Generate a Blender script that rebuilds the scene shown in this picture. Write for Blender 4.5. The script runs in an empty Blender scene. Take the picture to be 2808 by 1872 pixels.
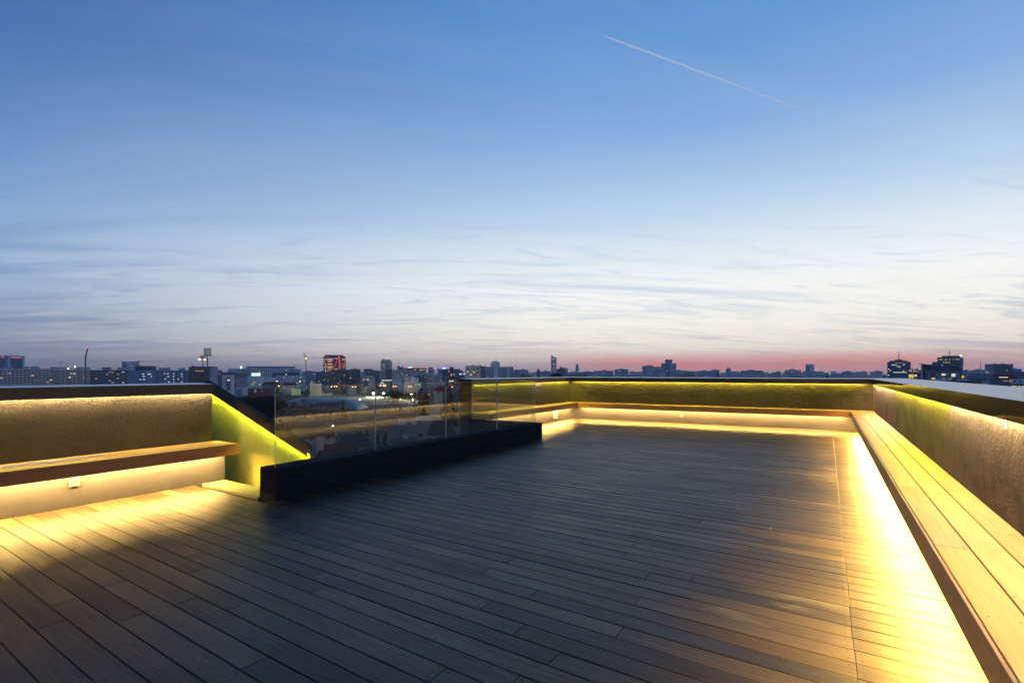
import bpy, math, random
from mathutils import Vector, Matrix
random.seed(7)
S = bpy.context.scene
COL = S.collection
R = math.radians

# ------------------------------------------------------------------ camera, sky, exposure
F, HV, TH, EYE = 1350.0, 1021.0, R(32.6), 1.5      # focal length (px of the 2808 px photo), horizon row, heading, eye height
CT, ST = math.cos(TH), math.sin(TH)
GROUND = -31.5
cam = bpy.data.cameras.new("camera")
cam.sensor_width = 36.0
cam.lens = F / 2808 * 36
cam.shift_y = (HV - 936) / 2808
cam.clip_start, cam.clip_end = 0.05, 90000
camo = bpy.data.objects.new("camera", cam)
COL.objects.link(camo)
camo.location = (0, 0, EYE)
camo.rotation_euler = (R(90), 0, TH)
S.camera = camo
S.view_settings.view_transform = 'Standard'
S.view_settings.look = 'None'
S.view_settings.exposure = 0.0
S.view_settings.gamma = 1.0
S.render.engine = 'CYCLES'
S.cycles.max_bounces = 8
S.cycles.diffuse_bounces = 4
S.cycles.glossy_bounces = 4
S.cycles.transparent_max_bounces = 24
S.cycles.volume_bounces = 0
S.cycles.sample_clamp_indirect = 6.0
S.cycles.use_denoising = True
S.cycles.use_adaptive_sampling = True
S.cycles.adaptive_threshold = 0.02
S.cycles.time_limit = 900
S.cycles.caustics_reflective = False
S.cycles.caustics_refractive = False


def srgb(r, g, b):
    def f(c):
        c /= 255.0
        return c / 12.92 if c <= 0.04045 else ((c + 0.055) / 1.055) ** 2.4
    return (f(r), f(g), f(b), 1.0)


class NT:
    """small helper round a node tree"""
    def __init__(s, tree):
        s.t = tree
        s.n, s.l = tree.nodes, tree.links

    def new(s, kind, **kw):
        nd = s.n.new(kind)
        for k, v in kw.items():
            setattr(nd, k, v)
        return nd

    def link(s, a, b):
        s.l.new(a, b)

    def inp(s, sock, v):
        if isinstance(v, bpy.types.NodeSocket):
            s.l.new(v, sock)
        else:
            sock.default_value = v

    def math(s, op, a, b=None, c=None, clamp=False):
        nd = s.new('ShaderNodeMath', operation=op, use_clamp=clamp)
        s.inp(nd.inputs[0], a)
        if b is not None:
            s.inp(nd.inputs[1], b)
        if c is not None:
            s.inp(nd.inputs[2], c)
        return nd.outputs[0]

    def rng(s, v, a, b, c=0.0, d=1.0, smooth=True):
        nd = s.new('ShaderNodeMapRange', clamp=True)
        if smooth:
            nd.interpolation_type = 'SMOOTHSTEP'
        s.inp(nd.inputs[0], v)
        for i, x in enumerate((a, b, c, d)):
            nd.inputs[i + 1].default_value = x
        return nd.outputs[0]

    def mix(s, fac, a, b, mode='MIX'):
        nd = s.new('ShaderNodeMix', data_type='RGBA', blend_type=mode)
        s.inp(nd.inputs['Factor'], fac)
        s.inp(nd.inputs[6], a)
        s.inp(nd.inputs[7], b)
        return nd.outputs[2]

    def ramp(s, fac, stops, interp='LINEAR'):
        nd = s.new('ShaderNodeValToRGB')
        cr = nd.color_ramp
        cr.interpolation = interp
        while len(cr.elements) > 1:
            cr.elements.remove(cr.elements[-1])
        cr.elements[0].position = stops[0][0]
        cr.elements[0].color = stops[0][1]
        for p, c in stops[1:]:
            e = cr.elements.new(p)
            e.color = c
        s.inp(nd.inputs[0], fac)
        return nd.outputs[0]

    def noise(s, vec, scale, detail=3.0, rough=0.55, dist=0.0):
        nd = s.new('ShaderNodeTexNoise')
        s.inp(nd.inputs['Vector'], vec)
        nd.inputs['Scale'].default_value = scale
        nd.inputs['Detail'].default_value = detail
        nd.inputs['Roughness'].default_value = rough
        nd.inputs['Distortion'].default_value = dist
        return nd.outputs[0]

    def mapping(s, vec, scale=(1, 1, 1), rot=(0, 0, 0), loc=(0, 0, 0)):
        nd = s.new('ShaderNodeMapping')
        s.inp(nd.inputs[0], vec)
        nd.inputs['Scale'].default_value = scale
        nd.inputs['Rotation'].default_value = rot
        nd.inputs['Location'].default_value = loc
        return nd.outputs[0]


def build_world():
    w = bpy.data.worlds.new("World")
    S.world = w
    w.use_nodes = True
    k = NT(w.node_tree)
    k.n.clear()
    out = k.new('ShaderNodeOutputWorld')
    bg = k.new('ShaderNodeBackground')
    k.link(bg.outputs[0], out.inputs[0])
    tc = k.new('ShaderNodeTexCoord')
    sep = k.new('ShaderNodeSeparateXYZ')
    k.link(tc.outputs['Generated'], sep.inputs[0])
    x, y, z = sep.outputs
    zc = k.math('MAXIMUM', z, 0.0)
    p = k.math('SQRT', zc)
    # dusk glow lies just left of the +y axis
    sx, sy = -0.122, 0.9925
    hl = k.math('SQRT', k.math('ADD', k.math('MULTIPLY', x, x), k.math('MULTIPLY', y, y)))
    dot = k.math('DIVIDE', k.math('ADD', k.math('MULTIPLY', x, sx), k.math('MULTIPLY', y, sy)), k.math('MAXIMUM', hl, 0.001))
    west = k.ramp(p, [(0.0, srgb(176, 154, 168)), (0.10, srgb(212, 188, 190)), (0.17, srgb(238, 222, 212)), (0.22, srgb(253, 242, 230)),
                      (0.30, srgb(255, 252, 243)), (0.40, srgb(253, 254, 252)), (0.48, srgb(226, 238, 247)), (0.546, srgb(192, 216, 241)),
                      (0.646, srgb(138, 177, 226)), (0.72, srgb(108, 157, 215)), (0.78, srgb(90, 142, 205)), (0.86, srgb(56, 98, 158)), (1.0, srgb(34, 66, 118))])
    east = k.ramp(p, [(0.0, srgb(98, 103, 134)), (0.08, srgb(108, 114, 144)), (0.19, srgb(126, 140, 170)), (0.296, srgb(140, 163, 194)),
                      (0.40, srgb(140, 172, 212)), (0.48, srgb(112, 156, 208)), (0.551, srgb(88, 134, 194)), (0.681, srgb(58, 102, 164)), (0.8, srgb(46, 86, 146)), (1.0, srgb(34, 66, 118))])
    fac = k.rng(dot, 0.22, 0.95, 0, 1, smooth=False)
    sky = k.mix(fac, east, west)
    back = k.rng(dot, -0.55, 0.22, 0.95, 1.0)
    bk = k.new('ShaderNodeCombineColor')
    for i in range(3):
        k.link(back, bk.inputs[i])
    sky = k.mix(1.0, sky, bk.outputs[0], 'MULTIPLY')
    # pink afterglow low over the horizon where the sun went down
    band = k.math('MULTIPLY', k.rng(z, -0.002, 0.010), k.math('SUBTRACT', 1.0, k.rng(z, 0.012, 0.046)))
    glow = k.math('MULTIPLY', k.math('MULTIPLY', band, k.rng(dot, 0.90, 0.995)), 0.95)
    # streaky high cloud, laid out on a level sheet overhead
    den = k.math('ADD', zc, 0.085)
    cx, cy = k.math('DIVIDE', x, den), k.math('DIVIDE', y, den)
    cmb = k.new('ShaderNodeCombineXYZ')
    k.link(cx, cmb.inputs[0])
    k.link(cy, cmb.inputs[1])
    flat = k.mapping(cmb.outputs[0], (1, 1, 1), (0, 0, -TH - R(7)))
    n1 = k.noise(k.mapping(flat, (0.20, 0.62, 1)), 1.0, 7, 0.60, 1.0)
    n2 = k.noise(k.mapping(flat, (0.42, 1.9, 1), (0, 0, R(-6)), (3.1, 7.7, 0)), 1.0, 6, 0.60, 1.3)
    n3 = k.noise(k.mapping(flat, (0.8, 2.6, 1), (0, 0, R(18)), (9.1, 1.7, 0)), 1.0, 6, 0.62, 1.8)
    amp = k.math('MULTIPLY', k.rng(z, 0.0, 0.03, 0.6, 1), k.math('SUBTRACT', 1.0, k.rng(z, 0.07, 0.42)))
    dark = k.math('MULTIPLY', k.rng(k.math('ADD', k.math('MULTIPLY', n1, 0.5), k.math('MULTIPLY', n2, 0.5)), 0.485, 0.65), amp)
    dark2 = k.math('MULTIPLY', k.math('MULTIPLY', k.rng(n3, 0.52, 0.68), amp), 0.7)
    dk = k.math('MULTIPLY', k.math('MAXIMUM', dark, dark2), 0.76, clamp=True)
    greyw = k.ramp(p, [(0.0, srgb(150, 138, 165)), (0.2, srgb(192, 188, 198)), (0.35, srgb(186, 202, 222)), (0.6, srgb(142, 178, 222))])
    greye = k.ramp(p, [(0.0, srgb(96, 104, 138)), (0.2, srgb(110, 126, 160)), (0.35, srgb(116, 146, 186)), (0.6, srgb(80, 128, 190))])
    grey = k.mix(fac, greye, greyw)
    sky = k.mix(dk, sky, grey)
    lite = k.math('MULTIPLY', k.math('MULTIPLY', k.rng(n2, 0.50, 0.30), k.math('SUBTRACT', 1.0, k.rng(z, 0.04, 0.30))), 0.55)
    whw = k.ramp(p, [(0.0, srgb(238, 190, 190)), (0.2, srgb(240, 222, 212)), (0.33, srgb(246, 244, 236)), (0.6, srgb(226, 238, 248))])
    whe = k.ramp(p, [(0.0, srgb(150, 140, 160)), (0.2, srgb(176, 172, 186)), (0.33, srgb(178, 192, 212)), (0.6, srgb(150, 184, 222))])
    sky = k.mix(lite, sky, k.mix(fac, whe, whw))
    pinkn = k.math('MULTIPLY', glow, k.rng(n2, 0.64, 0.44, 0.45, 1))
    sky = k.mix(pinkn, sky, srgb(255, 146, 132))
    # faint broad veil higher up
    veil = k.math('MULTIPLY', k.math('MULTIPLY', k.rng(n1, 0.40, 0.70), k.rng(z, 0.12, 0.30)), 0.10)
    sky = k.mix(veil, sky, srgb(200, 218, 240))
    below = k.rng(z, -0.06, -0.004, 1, 0)
    sky = k.mix(below, sky, srgb(40, 42, 52))
    k.link(sky, bg.inputs[0])
    bg.inputs[1].default_value = 1.0


build_world()
sun = bpy.data.lights.new('sun', 'SUN')
sun.energy = 2.6
sun.angle = R(0.5)
sun.color = (1.0, 0.95, 0.92)
suno = bpy.data.objects.new('sun', sun)
COL.objects.link(suno)
# just set: it stands 2.5 degrees under the horizon, hidden by the ground from the city, and only reaches the high trails
suno.rotation_euler = Vector((0.122, -0.9925, math.tan(R(2.5)))).to_track_quat('-Z', 'Y').to_euler()

# ------------------------------------------------------------------ object helpers


def tag(o, label=None, cat=None, group=None, kind=None):
    if label:
        o['label'] = label
    if cat:
        o['category'] = cat
    if group:
        o['group'] = group
    if kind:
        o['kind'] = kind
    return o


def empty(name, loc=(0, 0, 0), rz=0.0, label=None, cat=None, group=None):
    o = bpy.data.objects.new(name, None)
    COL.objects.link(o)
    o.location = loc
    o.rotation_euler = (0, 0, rz)
    o.empty_display_size = 0.3
    return tag(o, label, cat, group)


class MB:
    """collects faces and links them as ONE mesh object"""
    def __init__(s):
        s.v, s.f, s.m, s.t = [], [], [], []
        s.tone = (0.5, 0.5, 0.5)
        s.mi = 0

    def face(s, pts):
        i = len(s.v)
        s.v += [tuple(p) for p in pts]
        s.f.append(tuple(range(i, i + len(pts))))
        s.m.append(s.mi)
        s.t.append(s.tone)

    def hexa(s, b, t, skip=()):
        """b, t: 4 bottom and 4 top points, counter-clockwise seen from above"""
        i = len(s.v)
        s.v += [tuple(p) for p in b] + [tuple(p) for p in t]
        fs = {'bottom': (3, 2, 1, 0), 'top': (4, 5, 6, 7), 0: (0, 1, 5, 4), 1: (1, 2, 6, 5), 2: (2, 3, 7, 6), 3: (3, 0, 4, 7)}
        for key, f in fs.items():
            if key in skip:
                continue
            s.f.append(tuple(i + q for q in f))
            s.m.append(s.mi)
            s.t.append(s.tone)

    def box(s, x0, x1, y0, y1, z0, z1, skip=()):
        if x0 > x1: x0, x1 = x1, x0
        if y0 > y1: y0, y1 = y1, y0
        s.hexa([(x0, y0, z0), (x1, y0, z0), (x1, y1, z0), (x0, y1, z0)], [(x0, y0, z1), (x1, y0, z1), (x1, y1, z1), (x0, y1, z1)], skip)

    def board(s, q, z0, z1, c=0.0025, tilt=(0, 0, 0, 0)):
        """a board with plan q (4 points, ccw) and a chamfered top edge"""
        cx = sum(p[0] for p in q) / 4
        cy = sum(p[1] for p in q) / 4
        def ins(p):
            n, m = q.index(p), len(q)
            a = Vector(q[n - 1]) - Vector(p)
            b = Vector(q[(n + 1) % m]) - Vector(p)
            d = a.normalized() + b.normalized()
            return (p[0] + d.x * c, p[1] + d.y * c)
        lo = [(p[0], p[1], z0) for p in q]
        mid = [(p[0], p[1], z1 - c + t) for p, t in zip(q, tilt)]
        top = [(*ins(p), z1 + t) for p, t in zip(q, tilt)]
        i = len(s.v)
        s.v += lo + mid + top
        fs = [(8, 9, 10, 11)]
        for a in range(4):
            b = (a + 1) % 4
            fs += [(a, b, 4 + b, 4 + a), (4 + a, 4 + b, 8 + b, 8 + a)]
        for f in fs:
            s.f.append(tuple(i + k for k in f))
            s.m.append(s.mi)
            s.t.append(s.tone)

    def tube(s, a, b, r0, r1=None, n=6):
        a, b = Vector(a), Vector(b)
        r1 = r0 if r1 is None else r1
        d = (b - a).normalized()
        u = d.orthogonal().normalized()
        w = d.cross(u)
        i = len(s.v)
        for c, r in ((a, r0), (b, r1)):
            for k in range(n):
                t = 2 * math.pi * k / n
                s.v.append(tuple(c + (u * math.cos(t) + w * math.sin(t)) * r))
        for k in range(n):
            q = (k + 1) % n
            s.f.append((i + k, i + q, i + n + q, i + n + k))
            s.m.append(s.mi)
            s.t.append(s.tone)
        s.f.append(tuple(i + k for k in range(n))[::-1])
        s.f.append(tuple(i + n + k for k in range(n)))
        s.m += [s.mi] * 2
        s.t += [s.tone] * 2

    def mesh(s, name):
        me = bpy.data.meshes.new(name)
        me.from_pydata(s.v, [], s.f)
        me.polygons.foreach_set('material_index', s.m)
        if any(t != (0.5, 0.5, 0.5) for t in s.t):
            at = me.color_attributes.new('tone', 'FLOAT_COLOR', 'CORNER')
            buf = []
            for f, t in zip(s.f, s.t):
                buf += [t[0], t[1], t[2], 1.0] * len(f)
            at.data.foreach_set('color', buf)
        me.update()
        return me

    def build(s, name, mats, parent=None, smooth=False):
        me = s.mesh(name)
        for m in (mats if isinstance(mats, (list, tuple)) else [mats]):
            me.materials.append(m)
        if smooth:
            me.polygons.foreach_set('use_smooth', [True] * len(me.polygons))
        o = bpy.data.objects.new(name, me)
        COL.objects.link(o)
        if parent:
            o.parent = parent
        return o


def copy_tree(o, parent=None):
    c = o.copy()
    COL.objects.link(c)
    c.parent = parent
    for ch in [q for q in bpy.data.objects if q.parent == o]:
        copy_tree(ch, c)
    return c


def W(u, D):
    """plan position of the photo column u at distance D along the view axis"""
    xc = (u - 1404) / F * D
    return (xc * CT - D * ST, xc * ST + D * CT)


def Zof(v, D):
    return EYE - (v - HV) / F * D


def face_angle(u):
    """turn that makes a front look back at the roof from column u"""
    return TH

# ------------------------------------------------------------------ materials


def new_mat(name):
    m = bpy.data.materials.new(name)
    m.use_nodes = True
    k = NT(m.node_tree)
    bs = k.n['Principled BSDF']
    return m, k, bs


def plain(name, col, rough=0.7, var=0.18, scale=0.6, metal=0.0, spec=0.4, bump=0.0, bscale=30):
    m, k, bs = new_mat(name)
    tc = k.new('ShaderNodeTexCoord')
    n = k.noise(tc.outputs['Object'], scale, 4, 0.6)
    lo = tuple(c * (1 - var) for c in col[:3]) + (1,)
    hi = tuple(min(1, c * (1 + var)) for c in col[:3]) + (1,)
    k.link(k.ramp(n, [(0.3, lo), (0.7, hi)]), bs.inputs['Base Color'])
    bs.inputs['Roughness'].default_value = rough
    bs.inputs['Metallic'].default_value = metal
    bs.inputs['Specular IOR Level'].default_value = spec
    if bump:
        b = k.new('ShaderNodeBump')
        b.inputs['Strength'].default_value = bump
        b.inputs['Distance'].default_value = 0.01
        k.link(k.noise(tc.outputs['Object'], bscale, 3), b.inputs['Height'])
        k.link(b.outputs[0], bs.inputs['Normal'])
    return m


def glow_mat(name, col, strength):
    m = bpy.data.materials.new(name)
    m.use_nodes = True
    k = NT(m.node_tree)
    k.n.clear()
    o = k.new('ShaderNodeOutputMaterial')
    e = k.new('ShaderNodeEmission')
    e.inputs[0].default_value = (*col, 1)
    e.inputs[1].default_value = strength
    k.link(e.outputs[0], o.inputs[0])
    return m


def wood(name, dark, light, along='x', rough=0.5, tonespread=0.5, chalk=0.0, grain=0.5, spec=0.5):
    """boards with grain running along one axis; each board carries its own tone"""
    m, k, bs = new_mat(name)
    tc = k.new('ShaderNodeTexCoord')
    at = k.new('ShaderNodeAttribute', attribute_name='tone')
    sp = k.new('ShaderNodeSeparateColor')
    k.link(at.outputs['Color'], sp.inputs[0])
    cm = k.new('ShaderNodeCombineXYZ')
    for i in range(3):
        k.link(k.math('MULTIPLY', sp.outputs[1], 37.0 + 11 * i), cm.inputs[i])
    ad = k.new('ShaderNodeVectorMath', operation='ADD')
    k.link(tc.outputs['Object'], ad.inputs[0])
    k.link(cm.outputs[0], ad.inputs[1])
    vec = ad.outputs[0]
    a = (0.55, 1, 1) if along == 'x' else (1, 0.55, 1)
    st = lambda q, s: (q, s, s) if along == 'x' else (s, q, s)
    g1 = k.noise(k.mapping(vec, st(0.9, 16)), 1.0, 5, 0.62, 1.6)
    g2 = k.noise(k.mapping(vec, st(4.0, 170)), 1.0, 3, 0.6)
    g3 = k.noise(k.mapping(vec, st(1.1, 3.0)), 1.0, 4, 0.6, 0.4)
    mixv = k.math('ADD', k.math('ADD', k.math('MULTIPLY', g1, grain), k.math('MULTIPLY', g2, 0.30)), k.math('MULTIPLY', g3, 0.78 - grain))
    col = k.ramp(mixv, [(0.33, dark), (0.66, light)])
    hsv = k.new('ShaderNodeHueSaturation')
    k.link(col, hsv.inputs['Color'])
    k.link(k.rng(sp.outputs[0], 0, 1, 1 - tonespread, 1 + tonespread, False), hsv.inputs['Value'])
    k.link(k.rng(sp.outputs[2], 0, 1, 0.484, 0.512, False), hsv.inputs['Hue'])
    c = hsv.outputs[0]
    r = k.rng(g3, 0.3, 0.7, rough - 0.08, rough + 0.12, False)
    if chalk:
        ch = k.math('MULTIPLY', k.rng(g3, 0.55, 0.72), k.rng(sp.outputs[1], 0.62, 0.92))
        ch = k.math('MULTIPLY', ch, chalk)
        c = k.mix(ch, c, (0.42, 0.41, 0.40, 1))
    k.link(c, bs.inputs['Base Color'])
    k.link(r, bs.inputs['Roughness'])
    bs.inputs['Specular IOR Level'].default_value = spec
    b = k.new('ShaderNodeBump')
    b.inputs['Strength'].default_value = 0.5
    b.inputs['Distance'].default_value = 0.005
    k.link(k.math('ADD', g2, k.math('MULTIPLY', g1, 1.5)), b.inputs['Height'])
    k.link(b.outputs[0], bs.inputs['Normal'])
    return m


def plaster(name, col, col2, fine=70, dist=0.016, strength=0.9, stain=0.0, lump=0.5):
    m, k, bs = new_mat(name)
    tc = k.new('ShaderNodeTexCoord')
    v = tc.outputs['Object']
    n1 = k.noise(v, fine, 4, 0.62, 0.4)
    n2 = k.noise(v, fine / 4.5, 3, 0.5, 0.3)
    n3 = k.noise(v, 1.6, 4, 0.6, 0.3)
    c = k.ramp(n3, [(0.3, col2), (0.7, col)])
    if stain:
        low = k.noise(k.mapping(v, (1, 0.55, 1.1)), 1.5, 8, 0.74, 0.6)
        low2 = k.noise(k.mapping(v, (1, 0.9, 1.0)), 4.5, 6, 0.75, 0.8)
        s = k.rng(k.math('ADD', k.math('MULTIPLY', low, 0.6), k.math('MULTIPLY', low2, 0.4)), 0.47, 0.64)
        c = k.mix(k.math('MULTIPLY', s, stain), c, (0.055, 0.040, 0.026, 1))
    pit = k.rng(n1, 0.30, 0.52, 0.72, 1.0, False)
    c = k.mix(1.0, c, pit, 'MULTIPLY')
    k.link(c, bs.inputs['Base Color'])
    bs.inputs['Roughness'].default_value = 0.9
    bs.inputs['Specular IOR Level'].default_value = 0.15
    b = k.new('ShaderNodeBump')
    b.inputs['Strength'].default_value = strength
    b.inputs['Distance'].default_value = dist
    h = k.math('ADD', k.math('MULTIPLY', n1, 1.0), k.math('MULTIPLY', n2, lump))
    k.link(k.math('ADD', h, k.math('MULTIPLY', k.noise(v, 6.0, 4, 0.55), lump * 2.6)), b.inputs['Height'])
    k.link(b.outputs[0], bs.inputs['Normal'])
    return m


def glass_mat():
    """a clear sheet: what is behind shows straight through, the surface mirrors more the flatter it is seen"""
    m = bpy.data.materials.new('clear glass')
    m.use_nodes = True
    k = NT(m.node_tree)
    k.n.clear()
    o = k.new('ShaderNodeOutputMaterial')
    tr = k.new('ShaderNodeBsdfTransparent')
    tr.inputs[0].default_value = (0.955, 0.985, 0.965, 1)
    gl = k.new('ShaderNodeBsdfGlossy')
    gl.inputs['Roughness'].default_value = 0.0
    ge = k.new('ShaderNodeNewGeometry')
    d = k.new('ShaderNodeVectorMath', operation='DOT_PRODUCT')
    k.link(ge.outputs['Incoming'], d.inputs[0])
    k.link(ge.outputs['Normal'], d.inputs[1])
    c = k.math('ABSOLUTE', d.outputs['Value'])
    f = k.math('ADD', 0.10, k.math('MULTIPLY', k.math('POWER', k.math('SUBTRACT', 1.0, c, clamp=True), 5.0), 0.90))
    mx = k.new('ShaderNodeMixShader')
    k.link(f, mx.inputs[0])
    k.link(tr.outputs[0], mx.inputs[1])
    k.link(gl.outputs[0], mx.inputs[2])
    k.link(mx.outputs[0], o.inputs[0])
    return m


def metal_cap(name='brown anodised sheet', r0=0.035, r1=0.075, dim=1.0):
    """brown anodised sheet, slightly oil-canned"""
    m, k, bs = new_mat(name)
    tc = k.new('ShaderNodeTexCoord')
    v = tc.outputs['Object']
    n = k.noise(v, 3.0, 4, 0.6)
    k.link(k.ramp(n, [(0.3, (0.26 * dim, 0.22 * dim, 0.175 * dim, 1)), (0.7, (0.30 * dim, 0.255 * dim, 0.21 * dim, 1))]), bs.inputs['Base Color'])
    bs.inputs['Metallic'].default_value = 0.85
    k.link(k.rng(n, 0.3, 0.7, r0, r1, False), bs.inputs['Roughness'])
    b = k.new('ShaderNodeBump')
    b.inputs['Strength'].default_value = 1.0
    b.inputs['Distance'].default_value = 0.0016
    k.link(k.noise(k.mapping(v, (0.5, 0.5, 1.5)), 1.1, 1, 0.4), b.inputs['Height'])
    k.link(b.outputs[0], bs.inputs['Normal'])
    return m


def metal_top():  # pale base colour stands in for sky sheen on the brown sheet
    m, k, bs = new_mat('sky pale sheet top')
    tc = k.new('ShaderNodeTexCoord')
    v = tc.outputs['Object']
    n = k.noise(k.mapping(v, (2.5, 1, 1)), 1.2, 5, 0.6)
    k.link(k.ramp(n, [(0.3, (0.46, 0.46, 0.48, 1)), (0.7, (0.54, 0.54, 0.55, 1))]), bs.inputs['Base Color'])
    bs.inputs['Metallic'].default_value = 0.35
    bs.inputs['Roughness'].default_value = 0.30
    return m


M = {}
M['deck'] = wood('weathered deck boards', (0.014, 0.0092, 0.0056, 1), (0.076, 0.053, 0.027, 1), 'x', 0.40, 0.60, 0.26, 0.50, 0.45)
M['seat_y'] = wood('oiled seat boards lengthwise', (0.36, 0.215, 0.048, 1), (0.60, 0.40, 0.105, 1), 'y', 0.45, 0.12, 0, 0.55, 0.35)
M['seat_x'] = wood('oiled seat boards crosswise', (0.36, 0.215, 0.048, 1), (0.60, 0.40, 0.105, 1), 'x', 0.45, 0.12, 0, 0.55, 0.35)
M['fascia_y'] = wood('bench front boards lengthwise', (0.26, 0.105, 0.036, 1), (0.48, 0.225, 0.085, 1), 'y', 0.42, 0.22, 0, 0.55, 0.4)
M['fascia_o'] = wood('bounce lit front boards lengthwise', (0.30, 0.160, 0.055, 1), (0.50, 0.30, 0.115, 1), 'y', 0.42, 0.2, 0, 0.55, 0.4)  # wood colour lightened to carry the glow bounced off the lit floor
M['fascia_x'] = wood('bounce lit front boards crosswise', (0.80, 0.33, 0.05, 1), (0.95, 0.50, 0.10, 1), 'x', 0.42, 0.30, 0, 0.55, 0.4)  # colour raised well above the wood in place of amber floor bounce
M['wall'] = plaster('rough beige render', (0.135, 0.105, 0.065, 1), (0.095, 0.074, 0.045, 1), 58, 0.034, 1.0)
M['wall_stained'] = plaster('rough beige render with damp stains', (0.28, 0.205, 0.125, 1), (0.22, 0.16, 0.095, 1), 58, 0.034, 1.0, 0.5)
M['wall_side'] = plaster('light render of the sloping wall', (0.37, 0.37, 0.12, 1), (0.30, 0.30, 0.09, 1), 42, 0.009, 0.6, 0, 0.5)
M['base'] = plaster('fine cream render', (0.066, 0.064, 0.082, 1), (0.054, 0.052, 0.067, 1), 110, 0.008, 0.7, 0, 0.25)
M['kerb'] = plaster('dark grey render', (0.017, 0.023, 0.034, 1), (0.012, 0.016, 0.024, 1), 60, 0.008, 0.8, 0, 0.8)
M['cap'] = metal_cap()
M['cap_dull'] = metal_cap('dull brown sheet', 0.38, 0.48, 0.28)
M['captop'] = metal_top()
M['captop_dark'] = plain('dull dark sheet', (0.035, 0.028, 0.022), 0.75, 0.15, 3, 0, 0.2)
M['gap'] = plain('dark joint', (0.012, 0.011, 0.010), 0.9, 0.1)
M['glass'] = glass_mat()
M['plate'] = plain('painted threshold sheet', (0.20, 0.18, 0.10), 0.6, 0.1, 4)
M['white_plastic'] = plain('white plastic', (0.80, 0.79, 0.76), 0.35, 0.04)
M['cream_plastic'] = plain('cream plastic', (0.13, 0.12, 0.115), 0.4, 0.04)
M['screw'] = plain('screw head', (0.020, 0.018, 0.016), 0.6, 0.1)
M['slab'] = plain('dark roofing felt', (0.022, 0.022, 0.024), 0.95, 0.2)
M['blue_ink'] = plain('blue print', (0.10, 0.16, 0.55), 0.4, 0.05)
LED_PINK, LED_GREEN, LED_FLOOR = (1.0, 0.75, 0.42), (1.0, 0.92, 0.09), (1.0, 0.60, 0.15)
M['led_warm'] = glow_mat('warm white tube', LED_PINK, 230)
M['led_green'] = glow_mat('yellow green tube', LED_GREEN, 165)
M['led_green_hi'] = glow_mat('strong yellow green tube', (0.94, 0.92, 0.055), 185)
M['led_warm_soft'] = glow_mat('soft warm white tube', LED_PINK, 215)
M['led_floor'] = glow_mat('amber strip', LED_FLOOR, 175)
M['led_floor_hi'] = glow_mat('strong amber strip', (1.0, 0.61, 0.125), 265)

# ------------------------------------------------------------------ roof deck
ZT, ZF = 0.515, 0.37            # bench top, underside of its front board
XL, XR = -7.46, 1.008           # faces of the left and right parapets
YG = 3.64                       # where the left parapet stops


def rt():
    return (random.random(), random.random(), random.random())


def build_deck():
    mb = MB()
    p = 0.1452
    j = 0
    y = -3.0
    sc = MB()
    prev = []
    while y < 15.4:
        ya, yb = y + 0.0025, y + p - 0.0025
        if yb < 3.33 or ya > 9.76:
            xs = -7.25
        else:
            xs = -5.48
        joints = [0.124]
        x = 0.124 - random.uniform(0.5, 2.3)
        while x > xs + 0.35:
            if all(abs(x - q) > 0.25 for q in prev if q != 0.124):
                joints.append(x)
                x -= random.uniform(1.5, 2.7)
            else:
                x -= 0.3
        prev = joints[:]
        ends = [0.80] + joints + [xs]
        ends[1] += random.uniform(-0.004, 0.004)
        for a, b in zip(ends[:-1], ends[1:]):
            mb.tone = rt()
            dz = random.uniform(-0.0015, 0.0006)
            tl, tr = random.gauss(0, 0.0006), random.gauss(0, 0.0003)
            x1, x0 = a - 0.0008, b + 0.0008
            mb.board([(x0, ya), (x1, ya), (x1, yb), (x0, yb)], -0.024 + dz, dz, 0.003, (tl + tr, tl - tr, -tl - tr, -tl + tr))
            if y < 9.0:
                st = [x0 + 0.03, x1 - 0.03]
                g = math.floor(x1 / 0.62) * 0.62
                while g > x0 + 0.15:
                    if g < x1 - 0.15:
                        st.append(g)
                    g -= 0.62
                for xx in st:
                    for yy in (ya + 0.028, yb - 0.028):
                        q = [(xx + 0.0055 * math.cos(t * math.pi / 3), yy + 0.0055 * math.sin(t * math.pi / 3), dz + 0.0018) for t in range(6)]
                        sc.face(q)
        y += p
        j += 1
    o = mb.build('deck', M['deck'])
    tag(o, 'weathered hardwood roof deck of long boards laid across the terrace', kind='structure')
    sc.build('screw_heads', M['screw'], o)
    s = MB()
    s.box(-5.72, 1.70, -3.0, 16.45, -0.40, -0.035)
    s.box(-7.86, -5.72, -3.0, YG - 0.012, -0.40, -0.035)
    s.box(-7.73, -5.72, 9.5, 16.45, -0.40, -0.035)
    tag(s.build('roof_slab', M['slab']), 'dark roof slab under the deck boards', kind='structure')


build_deck()

# ------------------------------------------------------------------ parapets


def offset_pts(P, D):
    """points of the polyline P pushed sideways (to the right of travel) by D[i] per segment, mitred"""
    segs = []
    for i in range(len(P) - 1):
        a, b = Vector(P[i]), Vector(P[i + 1])
        t = (b - a).normalized()
        n = Vector((t.y, -t.x))
        segs.append((a + n * D[i], b + n * D[i], t))
    out = [segs[0][0]]
    for i in range(1, len(segs)):
        a, _, t = segs[i - 1]
        c, _, s = segs[i]
        den = t.x * s.y - t.y * s.x
        k = ((c.x - a.x) * s.y - (c.y - a.y) * s.x) / den
        out.append(a + t * k)
    out.append(segs[-1][1])
    return out


M['housing'] = plain('lamp housing', (0.30, 0.30, 0.30), 0.5, 0.05)


def lamp_box(mb, b, t):
    mb.mi = 0
    mb.hexa(b, t, skip=('bottom',))
    mb.mi = 1
    mb.face(b[::-1])


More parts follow.
